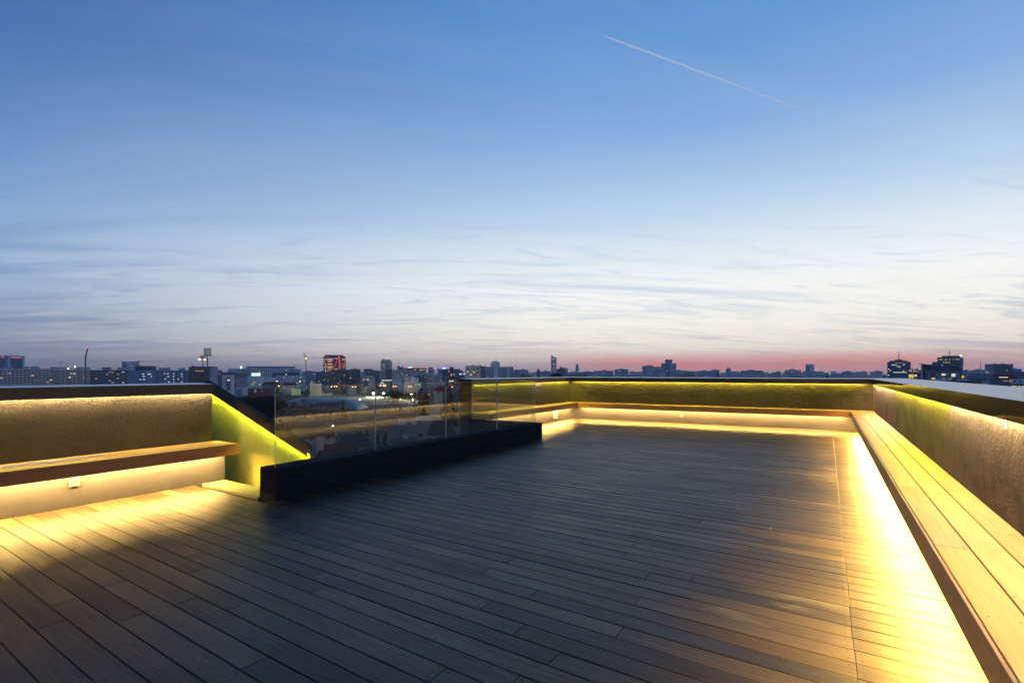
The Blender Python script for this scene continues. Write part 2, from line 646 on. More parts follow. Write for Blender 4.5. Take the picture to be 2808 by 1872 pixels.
CHAIN = [(-7.33, 9.62), (-7.33, 15.10), (XR, 15.70), (XR, -3.0)]
CAPW = [0.40, 0.70, 0.71]
FL_B, FL_T, SLOT = 1.20, 1.335, 0.060


def lerp(a, b, t):
    return a + (b - a) * t


def wall_run(name, label, P, seg, capw, mat, tubes, open_a, open_b, joints, back_wall, cap='cap_dull'):
    """one straight parapet of the polyline P: rendered wall, sheet-metal cap in panels, light tubes in the slot behind the cap's front"""
    def at(D):
        pts = offset_pts(P, D)
        return pts[seg], pts[seg + 1]
    n = len(P) - 1
    a0, b0 = at([0.0] * n)
    mid = (Vector(a0) + Vector(b0)) / 2
    root = empty(name, (0, 0, 0), 0, label, 'parapet')
    fa, fb = at([0.0] * n)
    ba, bb = at([-w + 0.05 for w in capw])
    mb = MB()
    lo = [(*fa, -0.5), (*ba, -0.5), (*bb, -0.5), (*fb, -0.5)]
    hi = [(q[0], q[1], 1.30) for q in lo]
    mb.hexa([lo[3], lo[2], lo[1], lo[0]], [hi[3], hi[2], hi[1], hi[0]])
    mb.build('wall', mat, root)
    # cap in panels
    fracs = [0.0] + sorted(joints) + [1.0]
    prof = [(SLOT, FL_B), (SLOT, FL_T), ('w', FL_T + 0.012), ('w', 1.262), ('wi', 1.262), ('wi', 1.318), (SLOT - 0.005, 1.318), (SLOT - 0.005, FL_B)]
    lines = []
    for d, z in prof:
        D = [SLOT] * n if d == SLOT else ([-w for w in capw] if d == 'w' else ([-w + 0.006 for w in capw] if d == 'wi' else [d] * n))
        lines.append((*at(D), z))
    L = (Vector(b0) - Vector(a0)).length
    g = 0.003 / L
    tdir = (Vector(b0) - Vector(a0)).normalized()
    nside = Vector((tdir.y, -tdir.x))
    for f0, f1 in zip(fracs[:-1], fracs[1:]):
        bowr = random.uniform(0.7, 1.25)
        s0 = f0 + (g if f0 > 0 else 0)
        s1 = f1 - (g if f1 < 1 else 0)
        c = MB()
        ring0 = [(*lerp(Vector(p), Vector(q), s0), z) for p, q, z in lines]
        ring1 = [(*lerp(Vector(p), Vector(q), s1), z) for p, q, z in lines]
        m = len(prof)
        # the front sheet bows: its lower edge swings out between the panel ends
        NS = 24
        front0 = len(c.v)
        pb, qb, zb = lines[0]
        pt_, qt, zt_ = lines[1]
        for q in range(NS + 1):
            f = lerp(s0, s1, q / NS)
            bow = -0.0004 + 0.0026 * math.sin(math.pi * q / NS) ** 1.3 * bowr
            vb = lerp(Vector(pb), Vector(qb), f)
            c.v.append((vb.x + nside.x * bow, vb.y + nside.y * bow, zb))
            vt_ = lerp(Vector(pt_), Vector(qt), f)
            c.v.append((vt_.x, vt_.y, zt_))
        for q in range(NS):
            a = front0 + 2 * q
            c.f.append((a, a + 2, a + 3, a + 1))
            c.m.append(0)
            c.t.append(c.tone)
        for i in range(1, m):
            k = (i + 1) % m
            c.mi = 1 if i == 1 else 0
            c.face([ring0[i], ring1[i], ring1[k], ring0[k]])
        c.mi = 0
        c.face(ring0)
        c.face(ring1[::-1])
        co = c.build('cap_panel', [M[cap], M['captop']], root)
        for q in range(NS):
            co.data.polygons[q].use_smooth = True
    j = MB()
    ja, jb = at([SLOT - 0.012] * n)
    jc, jd = at([-w + 0.012 for w in capw])
    for f in fracs[1:-1]:
        jm = MB()
        e = 0.02 / L
        a1, b1 = at([SLOT - 0.0075] * n)
        a2, b2 = at([SLOT - 0.010] * n)
        q = [lerp(Vector(a1), Vector(b1), f - e), lerp(Vector(a1), Vector(b1), f + e), lerp(Vector(a2), Vector(b2), f + e), lerp(Vector(a2), Vector(b2), f - e)]
        jm.hexa([(*p, FL_B + 0.001) for p in q], [(*p, 1.316) for p in q])
        jm.build('joint_light_stop', M['gap'], root)  # unseen plate added behind the joint to stop tube light leaking out
    if fracs[1:-1]:
        j.hexa([(*jd, 1.306), (*jb, 1.306), (*ja, 1.306), (*jc, 1.306)], [(*jd, 1.314), (*jb, 1.314), (*ja, 1.314), (*jc, 1.314)])
        j.build('cap_backing', M['gap'], root)
    # light tubes
    ta, tb = at([0.024] * n)
    ta, tb = Vector(ta), Vector(tb)
    t = (tb - ta).normalized()
    nrm = Vector((t.y, -t.x))
    for f0, f1, mt in tubes:
        p, q = lerp(ta, tb, f0), lerp(ta, tb, f1)
        w = 0.009
        b = [(*(p - nrm * w), 1.222), (*(p + nrm * w), 1.222), (*(q + nrm * w), 1.222), (*(q - nrm * w), 1.222)]
        tp = [(x, y, 1.240) for x, y, _ in b]
        m2 = MB()
        lamp_box(m2, b, tp)
        m2.build('light_tube', [M['housing'], M[mt]], root)
    return root


def jl(ys, y0, y1):
    return [(y - y0) / (y1 - y0) for y in ys]


def segs_y(lst, y0, y1):
    return [((a - y0) / (y1 - y0), (b - y0) / (y1 - y0), m) for a, b, m in lst]


Wm, G_, Ws = 'led_warm', 'led_green', 'led_warm_soft'
wall_run('parapet', 'short rendered parapet behind the glass, its end face towards the open gap', CHAIN, 0, CAPW, M['wall'],
         segs_y([(9.68, 11.1, G_), (11.14, 12.6, G_), (12.62, 13.15, Wm), (13.2, 14.98, G_)], 9.62, 15.10), True, False, jl([11.8, 13.9], 9.62, 15.1), True)
wall_run('parapet', 'long rendered parapet across the far end with an even yellow green light line', CHAIN, 1, CAPW, M['wall'],
         segs_y([(-7.20, -5.9, G_), (-5.87, -4.5, G_), (-4.47, -3.0, G_), (-2.97, -1.5, G_), (-1.47, -0.2, G_), (-0.17, 0.90, G_)], -7.33, XR), False, False, jl([-5.1, -2.95, -0.8], -7.33, XR), True)
wall_run('parapet', 'damp-stained rendered parapet along the right with patches of warm and green light', CHAIN, 2, CAPW, M['wall_stained'],
         segs_y([(15.55, 13.3, Wm), (13.25, 11.0, Wm), (10.9, 8.6, G_), (8.55, 6.4, G_), (6.35, 4.2, Wm), (4.15, 2.0, Wm), (1.95, -0.2, Wm), (-0.25, -2.4, Wm)], 15.70, -3.0), False, True,
         jl([12.93, 10.78, 8.63, 6.43, 4.28, 2.13, -0.02], 15.70, -3.0), True, 'cap')
LEFTP = [(XL, -3.0), (XL, YG)]
wall_run('parapet', 'rough rendered parapet on the left lit from above by a warm line', LEFTP, 0, [0.40], M['wall'],
         segs_y([(-2.9, -1.4, Ws), (-1.35, 0.0, Ws), (0.05, 1.42, 'led_green'), (1.46, 2.5, Ws), (2.53, 3.63, Ws)], -3.0, YG), True, True, jl([-1.7, 0.48, 2.64], -3.0, YG), False)

# sloping wall beyond the left parapet's end


def slope_wall():
    root = empty('sloping_wall', (0, 0, 0), 0, 'low wall with a sloping dark cap, washed in strong yellow green light', 'wall')
    y0, y1 = 4.06, 4.074
    xa, za, xb, zb = -8.40, 1.217, -5.765, 0.390
    sl = (zb - za) / (xb - xa)
    zl = lambda x: za + (x - xa) * sl
    mb = MB()
    mb.hexa([(xa, y0, -1.6), (xb, y0, -1.6), (xb, y1, -1.6), (xa, y1, -1.6)], [(xa, y0, zl(xa) + 0.06), (xb, y0, zl(xb) + 0.06), (xb, y1, zl(xb) + 0.06), (xa, y1, zl(xa) + 0.06)])
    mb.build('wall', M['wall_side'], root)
    c = MB()
    yf = y0 - 0.055
    prof = [(yf, 0.0), (yf, 0.150), (y1 + 0.012, 0.148), (y1 + 0.012, 0.07), (y1 + 0.008, 0.07), (y1 + 0.008, 0.118), (yf + 0.005, 0.118), (yf + 0.005, 0.0)]
    r0 = [(xa, y, zl(xa) + z) for y, z in prof]
    r1 = [(xb, y, zl(xb) + z) for y, z in prof]
    for i in range(8):
        k = (i + 1) % 8
        c.mi = 1 if i == 1 else 0
        c.face([r0[i], r1[i], r1[k], r0[k]])
    c.mi = 0
    c.face(r0)
    c.face(r1[::-1])
    c.build('cap', [M['cap_dull'], M['captop_dark']], root)
    for f0, f1 in ((0.0, 0.50), (0.51, 0.985)):
        p, q = lerp(xa, xb, f0), lerp(xa, xb, f1)
        t = MB()
        ya, yb = y0 - 0.036, y0 - 0.012
        lamp_box(t, [(p, ya, zl(p) + 0.020), (q, ya, zl(q) + 0.020), (q, yb, zl(q) + 0.020), (p, yb, zl(p) + 0.020)],
                 [(p, ya, zl(p) + 0.040), (q, ya, zl(q) + 0.040), (q, yb, zl(q) + 0.040), (p, yb, zl(p) + 0.040)])
        t.build('light_tube', [M['housing'], M['led_green_hi']], root)


slope_wall()

# ------------------------------------------------------------------ benches


def bench(name, label, P, seg, seat_d, base_d, along, sa, sb, fa, fb, ba, bb, flen, led, led_d, led_z, end_open, ends=(), front=None, led_w=0.11):
    """built-in bench along a parapet. seat_d/base_d: distances of front and base from the wall, per segment of P.
    sa..sb: extent of the seat along the run, fa..fb of the front board, ba..bb of the base (None: use the mitre)"""
    n = len(P) - 1
    root = empty(name, (0, 0, 0), 0, label, 'bench')
    A, B = Vector(P[seg]), Vector(P[seg + 1])
    L = (B - A).length
    t = (B - A) / L
    nr = Vector((t.y, -t.x))

    def pt(s, d):
        return A + t * s + nr * d

    def mit(D, which):
        q = offset_pts(P, D)[seg + which]
        return (q - A).dot(t)
    d1 = seat_d[seg]
    # seat: three rows of boards
    mb = MB()
    w = (d1 - 0.016 - 0.007) / 3
    for r in range(3):
        da, db = 0.006 + r * w + 0.003, 0.006 + (r + 1) * w - 0.003
        s = sa
        first = True
        while s < sb - 0.01:
            e = s + random.uniform(1.3, 2.3) * (0.55 if first else 1)
            first = False
            if e > sb - 0.5:
                e = sb
            mb.tone = rt()
            q = [pt(s + 0.001, db), pt(e - 0.001, db), pt(e - 0.001, da), pt(s + 0.001, da)]
            mb.board([tuple(x) for x in q], ZT - 0.03, ZT, 0.003)
            for se in (s + 0.035, e - 0.035, (s + e) / 2):
                for dd in (da + 0.03, db - 0.03):
                    c = pt(se, dd)
                    mb.mi = 1
                    mb.face([(c.x + 0.0045 * math.cos(t * math.pi / 3), c.y + 0.0045 * math.sin(t * math.pi / 3), ZT + 0.0005) for t in range(6)])
                    mb.mi = 0
            s = e
    mb.build('seat', [M['seat_' + along], M['screw']], root)
    # front board in lengths
    f0 = mit(seat_d, 0) if fa is None else fa
    f1 = mit(seat_d, 1) if fb is None else fb
    mb = MB()
    s = f0
    while s < f1 - 0.01:
        e = s + flen * random.uniform(0.85, 1.15)
        if e > f1 - flen * 0.4:
            e = f1
        mb.tone = rt()
        g = 0.0008
        q = [pt(s + g, d1), pt(e - g, d1), pt(e - g, d1 - 0.016), pt(s + g, d1 - 0.016)]
        mb.board([tuple(x) for x in q], ZF, ZT + 0.0005, 0.002)
        s = e
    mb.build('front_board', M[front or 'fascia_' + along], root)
    # underside carcass
    mb = MB()
    q = [pt(sa + 0.004, d1 - 0.02), pt(sb - 0.004, d1 - 0.02), pt(sb - 0.004, 0.01), pt(sa + 0.004, 0.01)]
    mb.hexa([(*x, ZT - 0.046) for x in q], [(*x, ZT - 0.034) for x in q])
    mb.build('seat_support', M['gap'], root)
    for e in ends:
        eb = MB()
        sg = 1 if e == sb else -1
        q = [pt(e, d1 - 0.0175), pt(e + sg * 0.014, d1 - 0.0175), pt(e + sg * 0.014, 0.012), pt(e, 0.012)]
        if sg < 0:
            q = q[::-1]
        eb.tone = rt()
        eb.board([tuple(x) for x in q], ZF, ZT, 0.002)
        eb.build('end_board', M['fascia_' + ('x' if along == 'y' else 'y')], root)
    # base
    b0 = mit(base_d, 0) if ba is None else ba
    b1 = mit(base_d, 1) if bb is None else bb
    mb = MB()
    d2 = base_d[seg]
    q = [pt(b0, d2), pt(b1, d2), pt(b1, d2 - 0.12), pt(b0, d2 - 0.12)]
    mb.hexa([(*x, -0.03) for x in q], [(*x, ZT - 0.05) for x in q])
    mb.build('base', M['base'], root)
    # light strips
    l0, l1 = max(b0, f0) + 0.05, min(b1, f1) - 0.05
    k = max(1, round((l1 - l0) / 2.2))
    for i in range(k):
        p, e = lerp(l0, l1, i / k) + 0.01, lerp(l0, l1, (i + 1) / k) - 0.01
        m2 = MB()
        lw = led_w / 2
        q = [pt(p, d2 + led_d + lw), pt(e, d2 + led_d + lw), pt(e, d2 + led_d - lw), pt(p, d2 + led_d - lw)]
        lamp_box(m2, [(*x, led_z) for x in q], [(*x, led_z + 0.014) for x in q])
        m2.build('light_strip', [M['housing'], M[led]], root)
    return root


SEATD, BASED = [0.55, 0.60, 0.510], [0.31, 0.37, 0.28]
LC = [(Vector(CHAIN[i + 1]) - Vector(CHAIN[i])).length for i in range(3)]
bench('bench', 'short built-in wooden bench seen through the glass beyond the gap', CHAIN, 0, SEATD, BASED, 'y', 0.06, LC[0] - 0.604, 0.06, None, 0.075, None, 1.5, 'led_floor', 0.09, 0.412, True, ends=(0.06,), led_w=0.10)
bench('bench', 'built-in wooden bench along the far end, orange-lit front board made of many lengths', CHAIN, 1, SEATD, BASED, 'x', 0.006, LC[1] - 0.006, None, None, None, None, 1.05, 'led_floor', 0.09, 0.412, False, led_w=0.10)
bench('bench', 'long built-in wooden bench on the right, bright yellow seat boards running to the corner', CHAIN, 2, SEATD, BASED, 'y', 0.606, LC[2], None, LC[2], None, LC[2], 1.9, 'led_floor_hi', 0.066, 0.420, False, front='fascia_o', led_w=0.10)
bench('bench', 'built-in wooden bench on the left with dark front board and pale lit base', LEFTP, 0, [0.60], [0.37], 'y', 0.0, 6.70, 0.0, 6.714, 0.0, YG + 3.0 - 0.008, 1.9, 'led_floor', 0.080, 0.412, True, ends=(6.70,), led_w=0.15)

# ------------------------------------------------------------------ kerb, glass, threshold


def kerb():
    mb = MB()
    random.seed(11)
    # L-shaped run: main leg then the return
    n = 40
    xs0, xs1, y0, y1, zt = -5.75, -5.42, 3.36, 9.74, 0.372
    prev = None
    for i in range(n + 1):
        y = lerp(y0, y1, i / n)
        z = zt + random.uniform(-0.004, 0.004)
        c = 0.022 + random.uniform(-0.004, 0.004)
        ring = [(xs0, y, -0.4), (xs1, y, -0.4 if False else -0.02), (xs1 + random.uniform(-0.002, 0.002), y, z - c), (xs1 - c, y, z), (xs0 + c, y, z), (xs0, y, z - c)]
        if prev:
            for k in range(6):
                q = (k + 1) % 6
                mb.face([prev[k], ring[k], ring[q], prev[q]])
        else:
            mb.face(ring)
        prev = ring
    mb.face(prev[::-1])
    mb.hexa([(-7.32, 9.47, -0.4), (-5.752, 9.47, -0.4), (-5.752, 9.735, -0.4), (-7.32, 9.735, -0.4)],
            [(-7.32, 9.48, 0.366), (-5.752, 9.48, 0.366), (-5.752, 9.73, 0.366), (-7.32, 9.73, 0.366)])
    o = mb.build('kerb', M['kerb'])
    tag(o, 'dark rendered kerb along the edge of the gap, carrying the glass', 'kerb')
    random.seed(23)


kerb()


M['glass_edge'] = plain('glass edge', (0.50, 0.58, 0.48), 0.25, 0.05)
GY = [3.43, 4.99, 6.57, 8.14, 9.665]
GL = ['clear glass panel nearest the left bench, in front of the glowing sloping wall', 'second clear glass panel from the left along the kerb, houses behind it',
      'third clear glass panel from the left along the kerb, a white flat-roofed house behind it', 'clear glass panel farthest along the kerb, in front of the end of the short bench']


def glass_with_edges(q, label, ends):
    x0, x1, y0, y1 = q
    root = empty('glass_screen', ((x0 + x1) / 2, (y0 + y1) / 2, 0.345), 0, label, 'glass panel', 'frameless glass panels of the balustrade')
    h = 1.328 - 0.345
    wx, wy = (x1 - x0) / 2, (y1 - y0) / 2
    e = 0.002
    mb = MB()
    if wx < wy:
        mb.box(-wx, wx, -wy + e, wy - e, 0, h - e, skip=('bottom', 'top', 0, 2))
    else:
        mb.box(-wx + e, wx - e, -wy, wy, 0, h - e, skip=('bottom', 'top', 1, 3))
    mb.build('pane', M['glass'], root)
    b = MB()
    if wx < wy:
        b.box(-wx, wx, -wy, -wy + e, 0, h)
        b.box(-wx, wx, wy - e, wy, 0, h)
        b.box(-wx, wx, -wy + e, wy - e, h - e, h)
    else:
        b.box(-wx, -wx + e, -wy, wy, 0, h)
        b.box(wx - e, wx, -wy, wy, 0, h)
        b.box(-wx + e, wx - e, -wy, wy, h - e, h)
    b.build('edge', M['glass_edge'], root)


for i in range(4):
    glass_with_edges((-5.568, -5.554, GY[i] + 0.004, GY[i + 1] - 0.004), GL[i], True)
glass_with_edges((-7.30, -5.575, 9.60, 9.614), 'clear glass panel turned across the far end of the gap', True)
mb = MB()
mb.board([(-7.085, 3.335), (-5.756, 3.335), (-5.756, 3.632), (-7.085, 3.632)], -0.03, 0.003, 0.001)
tag(mb.build('threshold_plate', M['plate']), 'yellow lit flat sheet on the floor between the left bench and the kerb', 'floor plate')

# ------------------------------------------------------------------ small things on the benches


def outlet(name, label, pos, nrm, w, h, round_face=True, mat='white_plastic', two=False):
    """flush socket: frame plate, round dished insert, two holes"""
    a = math.atan2(nrm[1], nrm[0]) - math.pi / 2
    root = empty(name, pos, a + math.pi, label, 'socket')
    # local: x along the wall, -y out of the wall
    mb = MB()
    c = 0.008
    mb.hexa([(-w / 2, -0.014, -h / 2), (w / 2, -0.014, -h / 2), (w / 2, 0, -h / 2), (-w / 2, 0, -h / 2)],
            [(-w / 2, -0.014, h / 2), (w / 2, -0.014, h / 2), (w / 2, 0, h / 2), (-w / 2, 0, h / 2)])
    mb.build('frame', M[mat], root)
    for zc in ((-h / 4, h / 4) if two else (0,)):
        r = (h / 4 if two else w / 2) * 0.74
        d = MB()
        n = 20
        d.face([(r * math.cos(t * 2 * math.pi / n), -0.0155, zc + r * math.sin(t * 2 * math.pi / n)) for t in range(n)])
        for t in range(n):
            p = [(rr * math.cos(q * 2 * math.pi / n), yy, zc + rr * math.sin(q * 2 * math.pi / n)) for rr, yy, q in ((r, -0.0155, t), (r, -0.0155, t + 1), (r * 1.12, -0.0185, t + 1), (r * 1.12, -0.0185, t))]
            d.face(p)
        d.build('insert', M['cream_plastic'], root)
        for sx in (-1, 1):
            hmb = MB()
            hmb.tube((sx * r * 0.32, -0.0162, zc), (sx * r * 0.32, -0.0158, zc), 0.004, n=8)
            hmb.build('socket_hole', M['gap'], root)
    return root


# left bench base: socket
M['socket_plastic'] = plain('dimmed socket plastic', (0.17, 0.165, 0.17), 0.4, 0.04)  # white plastic darkened in its colour to offset glare from the strip
outlet('wall_socket', 'square white socket under the left bench', (-7.088, 2.0, 0.275), (1, 0), 0.088, 0.088, mat='socket_plastic')
xw = lambda x: 15.10 + (x + 7.33) / (XR + 7.33) * 0.60 - 0.371
outlet('wall_socket', 'small square socket under the far bench', (-3.63, xw(-3.63), 0.215), (0.0718, -0.997), 0.088, 0.088, mat='socket_plastic')
outlet('wall_socket', 'tall glowing white double socket plate under the short bench', (-7.018, 13.45, 0.205), (1, 0), 0.20, 0.22, two=False)
outlet('wall_socket', 'white socket half hidden under the long right bench', (0.726, 12.1, 0.20), (-1, 0), 0.14, 0.12)
# two thin trim lengths on the left bench
for (x, y0_, y1_, lab) in ((-7.26, 0.2, 2.35, 'long thin pale plastic strip lying on the left bench near the wall'), (-7.19, 0.6, 2.05, 'shorter thin pale plastic strip lying on the left bench nearer the front')):
    mb = MB()
    mb.hexa([(x, y0_, ZT + 0.001), (x + 0.022, y0_, ZT + 0.001), (x + 0.05, y1_, ZT + 0.001), (x + 0.028, y1_, ZT + 0.001)],
            [(x + 0.003, y0_, ZT + 0.009), (x + 0.019, y0_, ZT + 0.009), (x + 0.047, y1_, ZT + 0.009), (x + 0.031, y1_, ZT + 0.009)])
    tag(mb.build('plastic_strip', M['white_plastic']), lab, 'strip')
# tag hanging under the right cap
root = empty('paper_tag', (1.0, 4.52, 1.20), 0, 'small white and blue tag hanging below the right cap', 'tag')
mb = MB()
mb.box(-0.002, 0.0, -0.020, 0.020, -0.075, 0.0)
mb.build('slip', M['white_plastic'], root)
mb = MB()
mb.box(-0.0045, -0.0022, -0.014, 0.012, -0.072, -0.045)
mb.build('print', M['blue_ink'], root)

# ------------------------------------------------------------------ the city
def wallmat(key, col, rough=0.85):
    M[key] = plain('facade ' + key, col, rough, 0.14, 0.12, 0, 0.25)


for key, col in {'pink': (0.800, 0.611, 0.546), 'rose': (0.650, 0.377, 0.351), 'tan': (0.676, 0.559, 0.468), 'grey': (0.468, 0.494, 0.546), 'dark': (0.208, 0.221, 0.247), 'brown': (0.208, 0.169, 0.150),
                 'pale': (0.676, 0.702, 0.754), 'white': (0.800, 0.800, 0.800), 'blue': (0.260, 0.351, 0.494), 'navy': (0.130, 0.169, 0.221), 'maroon': (0.182, 0.058, 0.058), 'cream': (0.754, 0.676, 0.494),
                 'slate': (0.195, 0.215, 0.247), 'tile': (0.247, 0.111, 0.085), 'redtile': (0.221, 0.046, 0.046), 'bark': (0.072, 0.061, 0.052), 'black': (0.033, 0.035, 0.042), 'steel': (0.169, 0.176, 0.189), 'fin': (0.650, 0.429, 0.429)}.items():
    wallmat(key, col)
for key, col in {'dim_white': (0.27, 0.28, 0.29), 'dim_slate': (0.055, 0.060, 0.068), 'dim_tile': (0.085, 0.042, 0.034), 'dim_plum': (0.07, 0.045, 0.042), 'dim_cream': (0.24, 0.20, 0.15)}.items():  # darker facade copies: shade of the hollow below put into the colour
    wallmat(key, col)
M['pane_dark'] = plain('dark window glass', (0.030, 0.036, 0.048), 0.12, 0.2, 0.05, 0, 0.6)
M['pane_blue'] = plain('sky tinted window glass', (0.075, 0.100, 0.145), 0.10, 0.2, 0.05, 0, 0.7)
for key, col, st in (('lit_warm', (1.0, 0.66, 0.26), 0.72), ('lit_orange', (1.0, 0.42, 0.12), 0.5), ('lit_white', (0.90, 1.0, 0.78), 0.72), ('lit_cool', (0.80, 0.95, 1.0), 0.75), ('lit_dim', (1.0, 0.55, 0.22), 0.22),
                     ('red_light', (1.0, 0.05, 0.04), 1.6), ('red_line', (1.0, 0.10, 0.06), 1.0), ('blue_sign', (0.10, 0.20, 1.0), 1.5), ('white_sign', (0.86, 1.0, 0.93), 1.25), ('green_sign', (0.1, 0.9, 0.25), 0.8),
                     ('orange_sign', (1.0, 0.16, 0.05), 1.0), ('lamp_white', (1.0, 0.97, 0.72), 26), ('lamp_orange', (1.0, 0.50, 0.14), 10), ('scoreboard', (0.72, 0.95, 0.55), 0.42), ('blue_glow', (0.12, 0.2, 1.0), 1.4), ('bay_yellow', (1.0, 0.66, 0.12), 0.75)):
    M[key] = glow_mat(key.replace('_', ' '), col, st)

UNIT = {}


def unit(mat):
    """a shared 1 x 1 x 1 box, its back on the wall, for windows"""
    if mat not in UNIT:
        mb = MB()
        mb.box(-0.5, 0.5, -1, 0, 0, 1)
        me = mb.mesh('window')
        me.materials.append(M[mat])
        UNIT[mat] = me
    return UNIT[mat]


def win(parent, x, z, w, h, mat, y=0.0, t=0.06, name='window', rz=0.0):
    o = bpy.data.objects.new(name, unit(mat))
    COL.objects.link(o)
    o.parent = parent
    o.location = (x, y, z)
    o.rotation_euler = (0, 0, rz)
    o.scale = (w, t, h)
    return o


def grid(parent, x0, x1, ztop, zlow, cols, rows, ww, wh, lit=0.1, palette=('lit_warm', 'lit_orange', 'lit_white'), dark='pane_dark', y=0.0, skip=None, cap=100, seed=0):
    """rows x cols windows on the front from ztop down to zlow: the first `cap` as parts, what is left over as one part"""
    rnd = random.Random(seed or hash((round(x0, 2), cols, rows)) & 0xffff)
    px, pz = (x1 - x0) / cols, (ztop - zlow) / rows
    cells = []
    for r in range(rows):
        for c in range(cols):
            if skip and skip(c, r):
                continue
            m = rnd.choice(palette) if rnd.random() < lit * 0.75 else dark
            cells.append((x0 + (c + 0.5) * px, ztop - (r + 0.5) * pz - wh * pz / 2, ww * px, wh * pz, m))
    cells.sort(key=lambda q: 0 if q[4] != dark else 1)
    for q in cells[:cap]:
        win(parent, *q, y=y)
    if len(cells) > cap:
        mb = MB()
        for x, z, w, h, m in cells[cap:]:
            mb.box(x - w / 2, x + w / 2, y - 0.06, y, z, z + h, skip=(2,))
        o = mb.build('window', M[dark], parent)
        o['kind'] = 'stuff'


class Bld:
    """a building whose front spans photo columns u0..u1 at distance D, top at row vt"""
    def __init__(s, name, label, u0, u1, vt, D, mat, depth=14, cat='building', group=None, rim=True, yaw=0.0):
        s.D, s.u0, s.u1 = D, u0, u1
        s.uc = (u0 + u1) / 2
        s.k = D / F
        ph = math.atan2(s.uc - 1404, F) * 0.93
        s.kx = s.k * math.cos(ph)
        x, y = W(s.uc, D)
        s.root = empty(name, (x, y, GROUND), TH + yaw - ph, label, cat, group)
        s.depth = depth
        s.w = (u1 - u0) * s.kx
        s.h = Zof(vt, D) - GROUND
        mb = MB()
        mb.box(-s.w / 2, s.w / 2, 0, depth, 0, s.h)
        if rim:
            e = min(0.4, s.w * 0.04)
            mb.box(-s.w / 2 - 0.15, s.w / 2 + 0.15, -0.15, e, s.h - 0.25, s.h + 0.45)
            mb.box(-s.w / 2 - 0.15, -s.w / 2 + e, e, depth, s.h - 0.25, s.h + 0.45)
            mb.box(s.w / 2 - e, s.w / 2 + 0.15, e, depth, s.h - 0.25, s.h + 0.45)
        mb.build('wall', M[mat], s.root)

    def X(s, u):
        return (u - s.uc) * s.kx

    def Z(s, v):
        return Zof(v, s.D) - GROUND

    def part(s, name, u0, u1, v0, v1, mat, y0=0.0, y1=None, sub=None):
        mb = MB()
        mb.box(s.X(u0), s.X(u1), y0, s.depth * 0.8 if y1 is None else y1, s.Z(v1), s.Z(v0))
        return mb.build(name, M[mat], sub or s.root)

    def roofbox(s, u0, u1, v, mat='grey', y0=2.0, name='roof_house'):
        mb = MB()
        mb.box(s.X(u0), s.X(u1), y0, min(y0 + 6, s.depth - 0.5), s.h, s.Z(v))
        mb.box(s.X(u0) - 0.2, s.X(u1) + 0.2, y0 - 0.2, min(y0 + 6, s.depth - 0.5) + 0.2, s.Z(v), s.Z(v) + 0.3)
        return mb.build(name, M[mat], s.root)

    def grid(s, u0, u1, v0, v1, cols, rows, ww=0.55, wh=0.45, y=0.0, **kw):
        grid(s.root, s.X(u0), s.X(u1), s.Z(v0), s.Z(v1), cols, rows, ww, wh, y=y, seed=int(u0 * 7 + v0), **kw)
        return s

    def win(s, u0, u1, v0, v1, mat, y=0.0, name='window', t=0.06):
        return win(s.root, s.X((u0 + u1) / 2), s.Z(v1), (u1 - u0) * s.kx, s.Z(v0) - s.Z(v1), mat, y, t, name)

    def mast(s, u, v, r=0.12, y=4.0, light=None, base=None):
        mb = MB()
        z0 = s.h if base is None else s.Z(base)
        mb.tube((s.X(u), y, z0), (s.X(u), y, s.Z(v)), r, r * 0.5, 5)
        o = mb.build('antenna', M['steel'], s.root)
        if light:
            m2 = MB()
            rr = 0.55 * s.k * 1.6
            sphere(m2, (s.X(u), y, s.Z(v) + rr), rr)
            m2.build('beacon', M[light], o)
        return o


def sphere(mb, c, r, n=8, m=5, sz=1.0):
    i = len(mb.v)
    mb.v.append((c[0], c[1], c[2] + r * sz))
    for a in range(1, m):
        t = math.pi * a / m
        for b in range(n):
            p = 2 * math.pi * b / n
            mb.v.append((c[0] + r * math.sin(t) * math.cos(p), c[1] + r * math.sin(t) * math.sin(p), c[2] + r * sz * math.cos(t)))
    mb.v.append((c[0], c[1], c[2] - r * sz))
    last = len(mb.v) - 1
    fs = []
    for b in range(n):
        q = (b + 1) % n
        fs.append((i, i + 1 + b, i + 1 + q))
        for a in range(m - 2):
            fs.append((i + 1 + a * n + b, i + 1 + (a + 1) * n + b, i + 1 + (a + 1) * n + q, i + 1 + a * n + q))
        fs.append((last, i + 1 + (m - 2) * n + q, i + 1 + (m - 2) * n + b))
    for f in fs:
        mb.f.append(f)
        mb.m.append(mb.mi)
        mb.t.append(mb.tone)


def sign_text(parent, txt, x, z, h, mat, y=-0.5, width=None, name='sign_lettering'):
    cu = bpy.data.curves.new(name, 'FONT')
    cu.body = txt
    cu.size = h
    cu.extrude = 0.1
    cu.align_x = 'CENTER'
    cu.materials.append(M[mat])
    o = bpy.data.objects.new(name, cu)
    COL.objects.link(o)
    o.parent = parent
    o.location = (x, y, z)
    o.rotation_euler = (R(90), 0, 0)
    bpy.context.view_layer.update()
    me = bpy.data.meshes.new_from_object(o.evaluated_get(bpy.context.evaluated_depsgraph_get()))
    p = bpy.data.objects.new(name, me)
    COL.objects.link(p)
    p.parent = parent
    p.location = o.location
    p.rotation_euler = o.rotation_euler
    if width:
        xs = [v.co.x for v in me.vertices]
        f = width / (max(xs) - min(xs))
        p.scale = (f, 1, 1)
    bpy.data.objects.remove(o)
    return p


